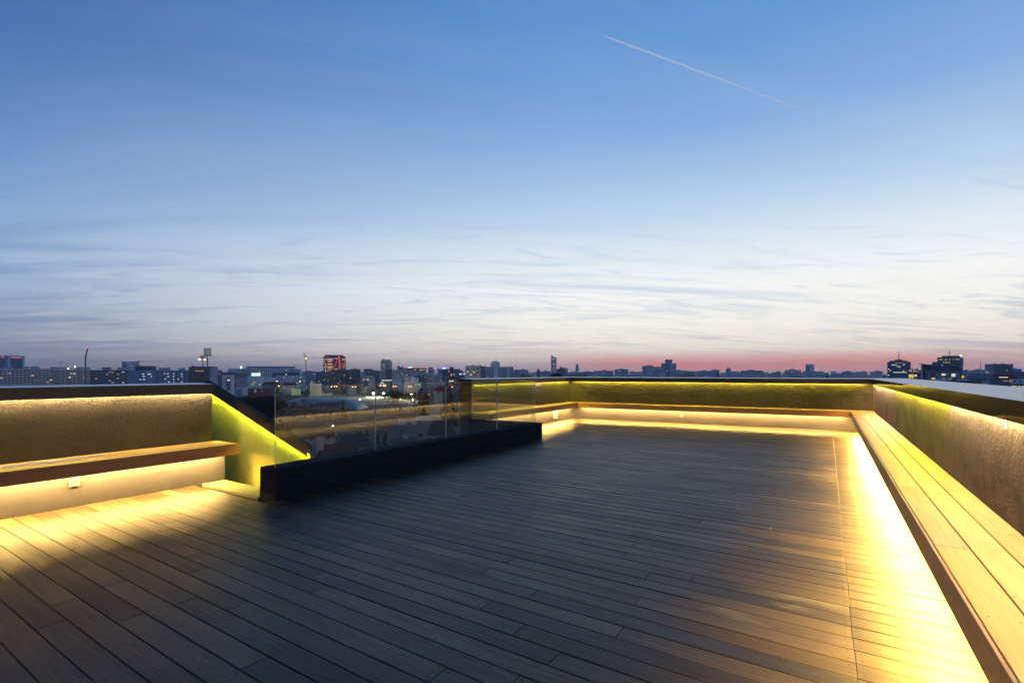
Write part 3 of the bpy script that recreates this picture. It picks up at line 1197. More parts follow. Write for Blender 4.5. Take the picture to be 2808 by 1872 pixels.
# ground
def build_ground():
    mb = MB()
    n, ext = 24, 7000
    for i in range(n):
        for j in range(n):
            x0, x1 = lerp(-ext, ext, i / n), lerp(-ext, ext, (i + 1) / n)
            y0, y1 = lerp(-ext, ext, j / n), lerp(-ext, ext, (j + 1) / n)
            mb.face([(x0, y0, GROUND), (x1, y0, GROUND), (x1, y1, GROUND), (x0, y1, GROUND)])
    m, k, bs = new_mat('city ground')
    tc = k.new('ShaderNodeTexCoord')
    a = k.noise(tc.outputs['Object'], 0.02, 5, 0.65)
    k.link(k.ramp(a, [(0.35, (0.014, 0.017, 0.015, 1)), (0.5, (0.026, 0.026, 0.025, 1)), (0.68, (0.045, 0.043, 0.041, 1))]), bs.inputs['Base Color'])
    bs.inputs['Roughness'].default_value = 0.95
    tag(mb.build('ground', m), 'dark city ground spreading to the horizon', kind='structure')


build_ground()

DW = ('lit_warm', 'lit_orange', 'lit_dim', 'lit_warm', 'lit_white')
OFF = ('lit_white', 'lit_warm', 'lit_white', 'lit_cool')

# --- left: hotel, long apartment blocks
b = Bld('hotel_tower', 'pale twin hotel tower with red roof lettering at the left edge', 23, 66, 976, 1500, 'pale', 26)
b.part('side_wing', -34, 22.5, 975.5, 1058, 'blue', -2, 24)
b.part('window_panel', 29, 61, 983, 1040, 'navy', -0.3, 0)
for i in range(9):
    b.win(31.6 + i * 3.2, 32.9 + i * 3.2, 984.5, 1020, 'pane_blue', -0.32, 'mullion')
b.part('side_window_panel', 3, 16, 983, 1040, 'navy', -2.4, -2)
b.part('roof_ledge', 16, 53, 974.8, 976, 'dark', 2, 14)
sign_text(b.root, 'Ramada', b.X(45), b.Z(980.8), b.Z(977.2) - b.Z(980.8), 'red_light', -0.6, 17 * b.k)
mb = MB(); sphere(mb, (b.X(9.5), -2.6, b.Z(978.6)), 1.9, 10, 6); mb.build('round_sign', M['red_light'], b.root)
for u, v in ((17, 970), (24, 971), (29, 972), (33.5, 962), (38, 970), (46, 965), (50.5, 966)):
    b.mast(u, v, 0.28)
b.mast(22.8, 975.5, 0.3, 0, 'red_light')

b = Bld('apartment_block', 'long pink apartment block of eight visible floors at the far left', -40, 145, 1011.5, 650, 'pink', 12)
b.grid(-40, 144, 1013.3, 1051.6, 18, 6, 0.66, 0.40, lit=0.085, palette=DW)
for (u0, u1) in ((24, 27), (98, 101), (144, 147)):
    b.part('stair_strip', u0, u1, 1012, 1058, 'rose', -0.25, 0)
for (u0, u1, v) in ((10, 33, 1008), (67, 77, 1005), (80, 106, 1005)):
    b.roofbox(u0, u1, v, 'grey')
b.mast(120, 1006, 0.15); b.mast(125, 1006, 0.15)
b = Bld('apartment_block', 'pink apartment block with dark balcony columns beside the leaning floodlight mast', 147, 249, 1012.6, 655, 'pink', 12)
b.grid(150, 247, 1014.4, 1052, 10, 6, 0.62, 0.40, lit=0.08, palette=DW)
for u in (146.5, 157, 187, 216, 239):
    b.part('balcony_column', u, u + 5.5, 1013.4, 1058, 'rose', -0.35, 0)
for (u0, u1, v) in ((140, 181, 1006.8), (206, 245, 1007)):
    b.roofbox(u0, u1, v, 'grey')
b.win(188.3, 194, 1032.5, 1036, 'lit_white', -0.4)
b.mast(148, 1003.5, 0.3)

b = Bld('apartment_block', 'dark brown apartment block with scattered orange windows left of the round glass tower', 249.5, 357, 1015.5, 600, 'dark', 13)
b.grid(262, 355, 1017, 1052, 13, 6, 0.72, 0.42, lit=0.20, palette=('lit_orange', 'lit_dim', 'lit_warm', 'lit_orange'))
for v in (1022, 1028, 1034, 1040, 1046):
    b.part('balcony_band', 262, 355, v, v + 1.2, 'grey', -0.5, 0)
b.part('end_wall', 249.5, 262, 1016, 1058, 'brown', -0.2, 0)
b.roofbox(281, 304, 1007.5, 'blue'); b.roofbox(321, 345, 1008, 'grey'); b.mast(275, 1002, 0.12); b.mast(267, 1012, 0.12); b.mast(352, 1012, 0.2)

b = Bld('office_block', 'blue grey office block with a round glass corner tower and disc roof', 357.5, 530, 1016, 560, 'blue', 18)
def drum(parent, x, y, r, z0, z1, name, mat, n=28):
    mb = MB(); mb.tube((x, y, z0), (x, y, z1), r, r, n); return mb.build(name, M[mat], parent, False)
xc = b.X(400); rr = 23.5 * b.k
drum(b.root, xc, rr - 2.0, rr, 0, b.Z(1004.5), 'round_tower', 'blue')
drum(b.root, xc, rr - 2.0, rr * 1.10, b.Z(1004.5), b.Z(1003.2), 'disc_roof', 'steel')
for i in range(13):
    a = R(lerp(-70, 70, i / 12))
    win(b.root, xc + math.sin(a) * rr, b.Z(1015), 2.1, b.Z(1006) - b.Z(1015), 'pane_blue', rr - 2.0 - math.cos(a) * rr + 0.03, 0.12, 'window', a)
for (v, us) in ((1024.3, (396, 407, 411)), (1030.5, (384, 397, 414)), (1038.5, (390, 398))):
    for u in us:
        a = math.asin((u - 400) / 23.5)
        win(b.root, xc + math.sin(a) * rr, b.Z(v + 2.2), 1.7, 0.9, 'lit_white', rr - 2.0 - math.cos(a) * rr + 0.03, 0.12, 'window', a)
for (u, v, m) in ((451, 1023, 'lit_warm'), (460, 1023, 'lit_warm'), (461, 1031, 'lit_white'), (453, 1038, 'lit_warm'), (475, 1023, 'lit_cool'), (475, 1031, 'lit_white'), (475, 1039, 'lit_white'), (497, 1024, 'lit_cool'),
                  (498, 1031, 'lit_warm'), (487, 1038, 'lit_white'), (498, 1046, 'lit_cool'), (523, 1026, 'lit_cool'), (522, 1037, 'lit_white'), (463, 1046, 'lit_white'), (475, 1047, 'lit_cool'), (523, 1046, 'lit_cool')):
    b.win(u - 2.2, u + 2.2, v, v + 2.2, m)
for u in (430, 444, 470, 482, 492, 505, 516):
    b.part('wall_panel', u, u + 3.5, 1018, 1058, 'navy' if u % 4 else 'slate', -0.15, 0)
b.roofbox(435, 467, 1008.3, 'grey'); b.roofbox(489, 508, 1009, 'grey'); b.mast(491, 1006.5, 0.2)

b = Bld('apartment_tower', 'white gridded high-rise beside the big crane', 348, 380, 991.5, 1300, 'white', 24)
b.grid(349, 379, 992.5, 1016, 9, 8, 0.5, 0.5, lit=0.02)
b.part('side_face', 335, 347.8, 991, 1030, 'blue', 0.3, 18)

b = Bld('apartment_block', 'dark reddish block with a stepped roof behind the tall floodlight mast', 519, 596, 1006.8, 540, 'brown', 16)
b.part('upper_floor', 526, 588, 1004.5, 1007, 'maroon', 1.5, 12)
b.roofbox(526, 532, 1003, 'dark'); b.part('light_side', 575, 596, 1008, 1062, 'grey', -0.15, 0)
for u in (539, 545, 551, 557):
    b.win(u - 1.3, u + 1.3, 1015.5, 1018, 'lit_warm')
b.grid(530, 572, 1022, 1058, 5, 6, 0.4, 0.4, lit=0.02)

b = Bld('apartment_block', 'dark flat-roofed block between the reddish block and the white stepped block', 597, 648, 1021, 760, 'slate', 14)
b.grid(599, 646, 1023, 1058, 7, 7, 0.6, 0.4, lit=0.03); b.roofbox(598, 609, 1015, 'dark')
b = Bld('apartment_block', 'narrow white stepped block with a dark centre strip left of the lit billboard', 610, 641, 1029.5, 620, 'pale', 12)
b.part('centre_strip', 620, 632, 1033, 1070, 'slate', -0.2, 0)
b.grid(611, 619, 1033, 1062, 2, 5, 0.5, 0.45, lit=0.0); b.win(623, 630, 1040, 1044, 'lit_cool', -0.2); b.win(605, 613, 1067, 1072, 'lit_orange', -0.3)

b = Bld('office_block', 'mauve white block with an oblong lit sign on its roof', 679, 721, 1031.2, 800, 'white', 18)
b.part('side_face', 647, 678.8, 1033, 1076, 'grey', 0.5, 18); b.part('side_roof', 648, 686, 1022, 1033, 'slate', 4, 16)
for (u, v, m) in ((697.5, 1047, 'lit_warm'), (692.5, 1047, 'lit_dim'), (692.5, 1054, 'lit_warm'), (697.5, 1054, 'lit_orange'), (712, 1054, 'lit_warm'), (687, 1060.5, 'lit_warm'), (717, 1047, 'lit_dim'), (693, 1060.5, 'pane_dark'), (698, 1060.5, 'pane_dark'), (687, 1047, 'pane_dark'), (705, 1054, 'pane_dark'), (712, 1047, 'pane_dark')):
    b.win(u - 1.3, u + 1.3, v - 1.5, v + 1.6, m)
for (u, v, m) in ((654.5, 1047, 'lit_dim'), (661, 1047, 'pane_dark'), (654, 1054, 'lit_dim'), (659.5, 1067, 'lit_warm'), (664, 1067, 'lit_dim'), (664, 1054, 'lit_dim')):
    b.win(u - 1.2, u + 1.2, v - 1.4, v + 1.4, m, 0.5)
f = b.part('roof_sign', 690, 714, 1022.4, 1030.8, 'white_sign', 0.5, 1.0)
for x0_, x1_ in ((692, 694.5), (697, 699.5), (702, 704.5), (707, 709.5)):
    b.part('sign_mark', x0_, x1_, 1025.2, 1027.4, 'pale', 0.42, 0.5, f)

b = Bld('hospital_slab', 'long white slab block with a chequered window grid and dark set-back top floors', 688, 827, 1011.5, 1100, 'white', 18)
b.grid(691, 820, 1012.3, 1033.5, 27, 6, 0.60, 0.56, lit=0.07, palette=('lit_orange', 'lit_dim', 'lit_warm'))
b.part('top_floor', 679, 810, 1005.4, 1011.4, 'grey', 3, 16); b.part('top_band', 700, 806, 1007.6, 1009, 'navy', 2.85, 3); b.part('roof_rim', 677, 811, 1004.6, 1005.6, 'maroon', 2.4, 16.5)
b.part('end_wall', 677, 687.8, 1009, 1036, 'grey', 3, 17)
b = Bld('office_block', 'low grey block with two window bands and a small white roof sign', 626, 680, 1011, 1180, 'grey', 14)
b.part('window_band', 664, 679, 1011.8, 1014, 'navy', -0.2, 0); b.part('window_band', 664, 679, 1016, 1018, 'navy', -0.2, 0); b.part('roof_sign', 658.5, 663.8, 1003, 1010.5, 'white_sign', 1, 1.6)
b.grid(648, 663, 1013, 1016, 4, 1, 0.5, 0.6, lit=0.5, palette=('lit_orange',))

b = Bld('office_block', 'low white block with dark square windows beside the tallest floodlight pole', 757, 783, 1030.5, 850, 'pale', 14)
b.grid(758, 782, 1032, 1056, 4, 4, 0.55, 0.5, lit=0.12, palette=('lit_orange', 'lit_dim'))
b = Bld('office_block', 'wide low white block with two rows of small windows left of the floodlight pole', 783, 837, 1030.6, 860, 'pale', 14)
b.grid(802, 836, 1032.5, 1052, 7, 4, 0.6, 0.45, lit=0.10, palette=('lit_orange', 'lit_warm'))
b = Bld('sports_hall', 'dark hall with a low curved metal roof in front of the long slab', 747, 822, 1022.5, 980, 'navy', 18)
mb = MB()
for i in range(12):
    u0_, u1_ = lerp(779, 815, i / 12), lerp(779, 815, (i + 1) / 12)
    z0_, z1_ = (b.h + 3.4 * math.sin(math.pi * i / 12) ** 0.6, b.h + 3.4 * math.sin(math.pi * (i + 1) / 12) ** 0.6)
    mb.hexa([(b.X(u0_), 0, b.h), (b.X(u1_), 0, b.h), (b.X(u1_), 15, b.h), (b.X(u0_), 15, b.h)], [(b.X(u0_), 0, z0_), (b.X(u1_), 0, z1_), (b.X(u1_), 15, z1_), (b.X(u0_), 15, z0_)])
mb.build('curved_roof', M['blue'], b.root)
b.grid(749, 820, 1024, 1034, 9, 2, 0.6, 0.4, lit=0.05)
b = Bld('shed', 'white low shed block with an L-shaped front above the red roofs', 724, 756, 1036, 830, 'pale', 12)
b.part('step', 742, 757, 1038, 1047, 'white', -2, 0); b.win(746, 755, 1041, 1042.5, 'pane_dark', -2)

for (u0, u1, v, D, m, lab, cols, rows, lit) in (
        (830, 866, 1018, 1030, 'grey', 'grey flat-roofed block just right of the floodlight pole', 7, 8, 0.10),
        (866, 908, 1019.5, 960, 'slate', 'grey terrace-stepped block in front of the red-lined glass tower', 8, 8, 0.10),
        (908, 958, 1014, 900, 'brown', 'wide dark brick block below the red-lined glass tower', 9, 9, 0.11),
        (958.5, 988, 1012.5, 905, 'brown', 'dark brick block with a raised roof right of the red-lined tower', 6, 9, 0.08),
        (998, 1020, 1011.5, 1250, 'dark', 'dark narrow block left of the beige high-rise', 5, 6, 0.02),
        (1004, 1040, 1016, 1000, 'slate', 'dark bluish block with a row of lit windows below the beige high-rise', 7, 6, 0.14),
        (1040, 1060, 1016.5, 990, 'grey', 'small pale block with four black windows below the beige high-rise', 4, 3, 0.08),
        (1057, 1075, 1012, 960, 'slate', 'dark square block right under the beige high-rise', 4, 8, 0.05),
        (1075, 1084, 1013.5, 955, 'pale', 'slim pale end wall next to the pink flats', 1, 6, 0.0),
        (1084, 1137, 1015, 930, 'tan', 'pink grey flats with pairs of lit windows under the rooftop signs', 11, 7, 0.15),
        (1138, 1168, 1018.5, 1000, 'grey', 'bluish flats right of the pink grey flats', 6, 6, 0.12),
        (1152, 1187, 1024, 900, 'tan', 'stepped pinkish flats in the middle of the view', 7, 5, 0.10),
        (1187, 1213, 1026.5, 880, 'pink', 'pink flats with a blue rooftop sign behind them', 5, 4, 0.15),
        (1135, 1170, 1029, 820, 'slate', 'dark low block with three lit windows in front of the pink flats', 7, 3, 0.12)):
    b = Bld('apartment_block', lab, u0, u1, v, D, m, 13)
    b.grid(u0 + 1, u1 - 1, v + 1.5, v + 1.5 + rows * 4.3 * 1000 / D, cols, rows, 0.55, 0.42, lit=lit, palette=DW)
    if u1 - u0 > 24:
        b.roofbox(u0 + (u1 - u0) * 0.35, u0 + (u1 - u0) * 0.6, v - 2.2, m)
    b.mast(u0 + (u1 - u0) * 0.3, v - 5, 0.14)

# --- glass tower with red light lines
b = Bld('glass_tower', 'dark rounded glass tower outlined with red light lines', 887, 948, 977, 1500, 'navy', 40, rim=False)
mb = MB()
n = 18
pts = []
for i in range(n + 1):
    u = lerp(892, 942, i / n)
    pts.append((b.X(u), -3 + 3.5 * (2 * i / n - 1) ** 2))
i0 = len(mb.v)
for i in range(n):
    (xa, ya), (xb, yb) = pts[i], pts[i + 1]
    mb.hexa([(xa, ya, 0), (xb, yb, 0), (xb, 20, 0), (xa, 20, 0)], [(xa, ya, b.Z(973.4)), (xb, yb, b.Z(973.4)), (xb, 20, b.Z(973.4)), (xa, 20, b.Z(973.4))])
mb.build('glass_front', M['navy'], b.root)
rw = random.Random(4)
for r in range(9):
    v = 983.6 + r * 4.28
    for u in range(889, 912, 3):
        if rw.random() < 0.78 and not (898 <= u < 900):
            b.win(u, u + 2.0, v, v + 2.5, rw.choice(('lit_warm', 'lit_warm', 'lit_dim', 'lit_white')), -2.9 if u > 893 else -0.2, t=0.2)
    if r not in (4, 6):
        e = rw.choice((905, 909, 912, 913))
        b.win(900, e, v, v + 2.5, rw.choice(('lit_warm', 'lit_dim', 'lit_warm')), -3.0, t=0.2)
    if r in (0, 3, 4, 5, 7, 8):
        b.win(938, 946.5, v, v + 2.4, rw.choice(('lit_warm', 'lit_dim', 'lit_dim')), -0.2 if r % 2 else -0.9, t=0.9)
b.win(918, 921, 1011, 1013.5, 'lit_warm', -3.2, t=0.2); b.win(922, 926, 1011, 1013.5, 'lit_warm', -3.2, t=0.2)


def line3(parent, x0, z0, x1, z1, y, r, mat, name='light_line'):
    mb = MB(); mb.tube((x0, y, z0), (x1, y, z1), r, r, 5); return mb.build(name, M[mat], parent)


for (ua, va, ub, vb, y, r) in ((887, 977, 887.2, 978.5, -0.5, 0.6), (898.6, 976.5, 899.4, 1018, -3.4, 0.55), (899, 983, 925, 983.5, -3.6, 0.5), (929, 976, 913, 1016, -3.8, 0.6), (929.5, 975.5, 929.8, 1013, -4.0, 0.75), (930.5, 975.5, 933.6, 1013, -4.0, 0.8),
                              (947.6, 977, 947.2, 985, -0.6, 0.55), (947, 985, 942.5, 1012, -0.9, 0.5)):
    line3(b.root, b.X(ua), b.Z(va), b.X(ub), b.Z(vb), y, r, 'red_line')
sign_text(b.root, 'ncl', b.X(915.5), b.Z(983), 3.2, 'blue_sign', -4.2, 7 * b.k)
sign_text(b.root, 'h', b.X(922.3), b.Z(983), 4.2, 'white_sign', -4.2)
b.part('roof_rim', 891, 941, 972.8, 974, 'steel', 0, 19)

b = Bld('high_rise', 'beige grey high-rise with a stepped roof standing clear of the skyline', 1044, 1072, 987.5, 1450, 'tan', 22)
b.part('side_strip', 1072, 1075.2, 991, 1030, 'pale', 1, 20); b.part('roof_house', 1050, 1055, 984, 988, 'tan', 2, 10); b.part('upper_floor', 1056, 1071, 986, 988, 'dark', 0.5, 14)
b.mast(1049.8, 980, 0.7, 3)
for r in range(6):
    v = 994 + r * 4.3
    b.win(1050.5, 1055, v, v + 2, 'lit_warm' if r in (1,) else ('lit_dim' if r in (2, 3) else 'pane_dark')); b.win(1057.5, 1061, v, v + 2, 'pane_dark'); b.win(1068.5, 1071.5, v, v + 2, 'lit_dim' if r in (0, 1) else 'pane_dark')
b.part('balcony_strip', 1062, 1066.5, 1003, 1030, 'dark', -0.3, 0)

b = Bld('office_block', 'tan block with a dark glazed recess and two bright windows behind the glass', 992, 1027, 1036, 780, 'tan', 15)
b.part('recess', 996, 1010, 1040.5, 1060, 'navy', -0.2, 0); b.win(996.5, 999.6, 1039.6, 1042.6, 'lit_warm', -0.2); b.win(1005.5, 1011, 1039.6, 1043, 'lit_warm', -0.2); b.part('top_floor', 996, 1023, 1030, 1036, 'grey', 2, 12)
b = Bld('office_block', 'low modern office with bright greenish glazed floors behind the glass', 1039, 1075, 1040, 730, 'dark', 14)
for (u0, u1, v) in ((1047, 1054.5, 1041), (1056, 1066, 1041), (1067.5, 1074, 1041), (1044, 1052, 1047.6), (1070, 1072.5, 1047.5), (1039, 1047, 1053), (1049, 1058, 1053)):
    b.win(u0, u1, v, v + 2.8, 'lit_white')
b.part('red_end', 1070, 1074.5, 1045, 1062, 'redtile', -0.2, 0)
b = Bld('warehouse', 'blank mauve pale warehouse wall behind the glass', 1075.5, 1109, 1038, 760, 'pale', 16)
b.part('blue_end', 1101, 1109.5, 1038.5, 1052, 'blue', -0.2, 0)
b = Bld('apartment_block', 'pale pink narrow block with a single column of dark windows', 1110, 1137, 1034.3, 700, 'pink', 14)
for v in (1036.2, 1039.7, 1046.6, 1053):
    b.win(1121, 1124, v, v + 1.8, 'pane_dark')
b.part('white_side', 1137, 1147, 1035, 1060, 'pale', 1, 13); b.win(1142, 1144, 1036.5, 1042, 'pane_dark', 1)
b = Bld('office_block', 'low cream block with a line of small bright windows behind the glass', 1128, 1155, 1050, 640, 'cream', 12)
for (u, m) in ((1131, 'lit_dim'), (1134.7, 'lit_dim'), (1139.7, 'lit_cool'), (1149.5, 'lit_white'), (1156, 'pane_dark')):
    b.win(u - 1.5, u + 1.5, 1052.4, 1056, m)

b = Bld('sign_building', 'long low building carrying a row of red white and green roof signs', 1109, 1169, 1009, 1650, 'maroon', 22)
for (u0, u1, m) in ((1109, 1116, 'orange_sign'), (1119, 1130, 'white_sign'), (1130.2, 1134, 'green_sign'), (1134.3, 1139.6, 'red_line'), (1158.5, 1166, 'orange_sign')):
    b.part('roof_sign', u0, u1, 1005.7, 1008.3, m, 0.5, 1.2)
for (u0, u1) in ((1136, 1142), (1149, 1160), (1162, 1166)):
    b.win(u0, u1, 1012.6, 1014.6, 'lit_warm')
b.part('front_wing', 1112, 1136, 1011, 1020, 'slate', -4, 0)
b = Bld('apartment_block', 'small dark tower block with a white roof light left of the roof signs', 1089, 1104, 1003.5, 1600, 'slate', 18)
b.win(1097.5, 1100, 1003.2, 1005.5, 'white_sign', -0.2); b.win(1089.5, 1091, 1008.5, 1010, 'lit_warm'); b.part('step', 1100, 1109, 1008, 1020, 'blue', 1, 12); b.mast(1097, 1000.8, 0.2, 4, 'red_light')
b = Bld('apartment_block', 'dark block with a cluster of antennas right of the roof signs', 1174.5, 1187, 1007.5, 1500, 'slate', 15)
b.mast(1184.5, 1003.5, 0.8); b.mast(1181, 998, 0.15); b.win(1180, 1182, 1011, 1013, 'lit_warm'); b.part('side_block', 1183, 1192, 1013, 1024, 'grey', -1, 10)
b = Bld('office_block', 'pale curved office block under a long blue roof sign', 1199, 1215, 1011, 1120, 'grey', 18)
b.grid(1200, 1214, 1014, 1030, 5, 5, 0.5, 0.5, lit=0.05)
b = Bld('office_block', 'dark blue office block with a bright blue and white roof sign', 1213, 1233, 1012, 1080, 'navy', 18)
b.part('roof_sign', 1206, 1213, 1007, 1011.5, 'blue_sign', -0.4, 0); b.part('roof_sign', 1213.5, 1222, 1008, 1011.3, 'white_sign', -0.4, 0); b.part('roof_sign', 1222.5, 1229, 1008.8, 1011.3, 'blue_sign', -0.4, 0); b.part('roof_sign', 1228.6, 1232, 1008.8, 1010.8, 'lit_warm', -0.5, -0.41)
b.grid(1214, 1232, 1014, 1034, 6, 5, 0.5, 0.4, lit=0.03)
b = Bld('high_rise', 'dark red narrow tower with a red-lit antenna beside the blue roof sign', 1232.5, 1244, 1007, 1060, 'maroon', 14)
b.win(1228.5, 1232, 1014, 1016, 'lit_dim', -0.3); b.win(1229.6, 1232.4, 1018, 1020, 'lit_warm', -0.3); b.mast(1242.7, 997.5, 0.2, 3, 'red_light'); b.mast(1238, 1004, 0.7)
b = Bld('office_block', 'dark stepped block with a small blue lamp right of the dark red tower', 1244, 1262, 1012, 1100, 'slate', 16)
b.part('blue_lamp', 1244.5, 1248.5, 1009, 1011, 'blue_sign', 0.2, 1); b.part('step', 1262, 1270, 1016, 1030, 'slate', 0, 12); b.win(1252.5, 1254.5, 1014.5, 1016, 'lit_dim')
b = Bld('apartment_block', 'small lit penthouse block with white skylight wedges before the big grey flats', 1236, 1274, 1022.5, 560, 'slate', 12)
b.win(1236, 1239, 1025, 1031, 'lit_warm'); b.win(1244, 1246.3, 1024, 1027.5, 'lit_warm')
for (x0_, x1_) in ((1259, 1266), (1270, 1276)):
    b.part('skylight', x0_, x1_, 1023, 1027, 'lit_cool', -0.1, 0)
b = Bld('glass_house', 'modern glass house with amber light inside just left of the parapet end', 1222, 1256, 1030.5, 420, 'dark', 9, rim=False)
b.part('frame_post', 1221, 1223.5, 1031, 1060, 'rose', -0.5, 0); b.part('frame_beam', 1221, 1250, 1030, 1031.6, 'rose', -0.5, 0); b.part('frame_post', 1230, 1231.5, 1031, 1060, 'rose', -0.5, 0); b.part('frame_post', 1248, 1250, 1031, 1060, 'rose', -0.5, 0)
b.win(1231, 1236, 1042.5, 1046.5, 'lit_warm', -0.1); b.win(1237, 1243, 1042, 1046.5, 'lit_warm', -0.1); b.win(1244.5, 1246.5, 1043, 1046, 'lit_orange', -0.1); b.win(1231.5, 1247.5, 1032, 1041, 'pane_blue', -0.05)

b = Bld('apartment_block', 'big grey flats with roof plant and square lit windows at the centre', 1276.5, 1318, 1003.5, 700, 'tan', 16)
for (u, v, m) in ((1283, 1019.5, 'lit_warm'), (1299, 1019.5, 'lit_warm'), (1305, 1020, 'lit_dim'), (1291.5, 1027, 'lit_white'), (1291, 1014, 'lit_dim'), (1283, 1027, 'pane_dark'), (1299, 1012, 'pane_dark'), (1311, 1012, 'pane_dark'), (1311, 1020, 'pane_dark'), (1299, 1028, 'pane_dark'), (1306, 1027, 'pane_dark'), (1311, 1028, 'lit_dim'), (1284, 1012, 'pane_dark'), (1300, 1035, 'lit_dim')):
    b.win(u - 1.9, u + 1.9, v - 1.8, v + 1.8, m)
b.part('side_face', 1318.2, 1333, 1004, 1045, 'slate', 1.0, 15)
for (u0, u1, v) in ((1277, 1281, 1004.8), (1293, 1301, 1001.3), (1305, 1313, 1003), (1313, 1320, 1001.5)):
    b.roofbox(u0, u1, v, 'dark', 3, 'roof_plant')
b.mast(1282.8, 1000.5, 0.3); b.mast(1295, 1001, 0.3); b.mast(1316, 999, 0.2)
b = Bld('apartment_block', 'wide blue grey apartment block with a white balcony bay right of the grey flats', 1333.5, 1408, 1006.3, 800, 'grey', 15)
b.grid(1335, 1407, 1008.5, 1036, 15, 6, 0.55, 0.5, lit=0.10, palette=DW, dark='pane_blue')
b.part('balcony_bay', 1354, 1366, 1007, 1045, 'pale', -1.2, 0); b.part('balcony_bay', 1391, 1397, 1007, 1045, 'pale', -1.0, 0)
b = Bld('apartment_block', 'lower blue grey wing right of the wide apartment block', 1408.5, 1426, 1014, 810, 'grey', 13)
b.grid(1409, 1425, 1015.5, 1036, 4, 5, 0.5, 0.5, lit=0.04)
b = Bld('high_rise', 'pale square tower with lit top windows and an antenna behind the apartment block', 1345.5, 1370.5, 993.5, 1550, 'pale', 22)
b.part('crown', 1349, 1367, 990.6, 993.5, 'grey', 2, 18); b.mast(1359, 982.5, 1.0, 8)
b.win(1346.5, 1349, 994.5, 998, 'lit_orange'); b.win(1352, 1362, 995, 997.5, 'lit_dim'); b.grid(1351, 1363, 998.5, 1006, 5, 3, 0.6, 0.5, lit=0.4, palette=('lit_white', 'lit_warm'))
b.part('edge_strip', 1364, 1370.5, 994, 1020, 'white', -0.3, 0); b.part('blue_lamp', 1340, 1343.5, 1003, 1004.5, 'blue_sign', 0, 1)

# --- far middle and right
b = Bld('chapel_tower', 'small dark tower with a pyramid roof standing above the far wall', 1471.5, 1481.5, 1019, 1200, 'dark', 9, rim=False)
mb = MB(); hx = b.w / 2 * 1.15
for q in range(4):
    P4 = [(-hx, -0.7, b.h), (hx, -0.7, b.h), (hx, 9.7, b.h), (-hx, 9.7, b.h)]
    mb.face([P4[q], P4[(q + 1) % 4], (0, 4.5, b.Z(1009.5))])
mb.build('pyramid_roof', M['slate'], b.root); b.win(1474, 1476, 1021, 1024, 'pane_dark'); b.win(1477, 1479, 1021, 1024, 'pane_dark')
b = Bld('house', 'low pinkish house with a small lit front above the far wall', 1441, 1471, 1025.5, 900, 'pink', 10)
b.grid(1442, 1470, 1028, 1033, 8, 1, 0.5, 0.6, lit=0.2, palette=DW); b.part('dark_front', 1434, 1452, 1028, 1036, 'brown', -2, 0)
b = Bld('skyscraper', 'tall slim skyscraper with a raised left fin on the skyline', 1511.5, 1526, 979.5, 3000, 'blue', 30)
b.part('fin', 1511, 1517.5, 974.5, 979.5, 'navy', 0, 26); b.part('crown', 1512.5, 1514, 972.8, 974.5, 'dark', 2, 12); b.part('edge', 1511, 1512.4, 975, 1022, 'white', -0.5, 0)
for r in range(11):
    b.win(1514 + (r % 3) * 1.5, 1522 - (r % 2) * 2.4, 983 + r * 3.2, 984.7 + r * 3.2, ('lit_warm', 'lit_dim', 'lit_dim', 'pane_blue')[r % 4], -0.1, t=0.4)
b.win(1513.5, 1515.5, 974.5, 977.5, 'lit_warm', -0.3, t=0.4)
b = Bld('office_block', 'dark ornate block with roof turrets right of the slim skyscraper', 1526.5, 1551, 1011.5, 1300, 'dark', 16)
for (u0, u1, v) in ((1534, 1547, 1007.5), (1536, 1539, 1004.5), (1549, 1552, 1007)):
    b.part('turret', u0, u1, v, 1012, 'dark', 2, 9)
b.mast(1535.5, 1002.5, 0.25); b.mast(1550, 1002, 0.3)
b = Bld('chapel_tower', 'tiny pointed turret on the skyline right of the ornate block', 1552, 1557, 1012, 1300, 'blue', 5, rim=False)
mb = MB(); hx = b.w / 2
for q in range(4):
    P4 = [(-hx, 0, b.h), (hx, 0, b.h), (hx, 5, b.h), (-hx, 5, b.h)]
    mb.face([P4[q], P4[(q + 1) % 4], (0, 2.5, b.Z(1008))])
mb.build('pyramid_roof', M['slate'], b.root)
b = Bld('sports_hall', 'black rounded roof poking up behind the far wall', 1510, 1542, 1030, 520, 'black', 12, rim=False)
mb = MB()
for i in range(12):
    t0, t1 = math.pi * i / 12, math.pi * (i + 1) / 12
    xa, xb = -b.w / 2 * math.cos(t0), -b.w / 2 * math.cos(t1)
    za, zb = b.h + 2.6 * math.sin(t0) ** 0.6, b.h + 2.6 * math.sin(t1) ** 0.6
    mb.hexa([(xa, 0, b.h), (xb, 0, b.h), (xb, 12, b.h), (xa, 12, b.h)], [(xa, 0, za), (xb, 0, zb), (xb, 12, zb), (xa, 12, za)])
mb.build('curved_roof', M['black'], b.root)
b = Bld('high_rise', 'slim far-off tower with a narrower top over the pink horizon', 1578.5, 1586.5, 1002, 3600, 'blue', 20)
b.part('crown', 1579.8, 1585, 997.8, 1002, 'blue', 2, 16)
b.mast(1582.5, 995.5, 0.9, 8)

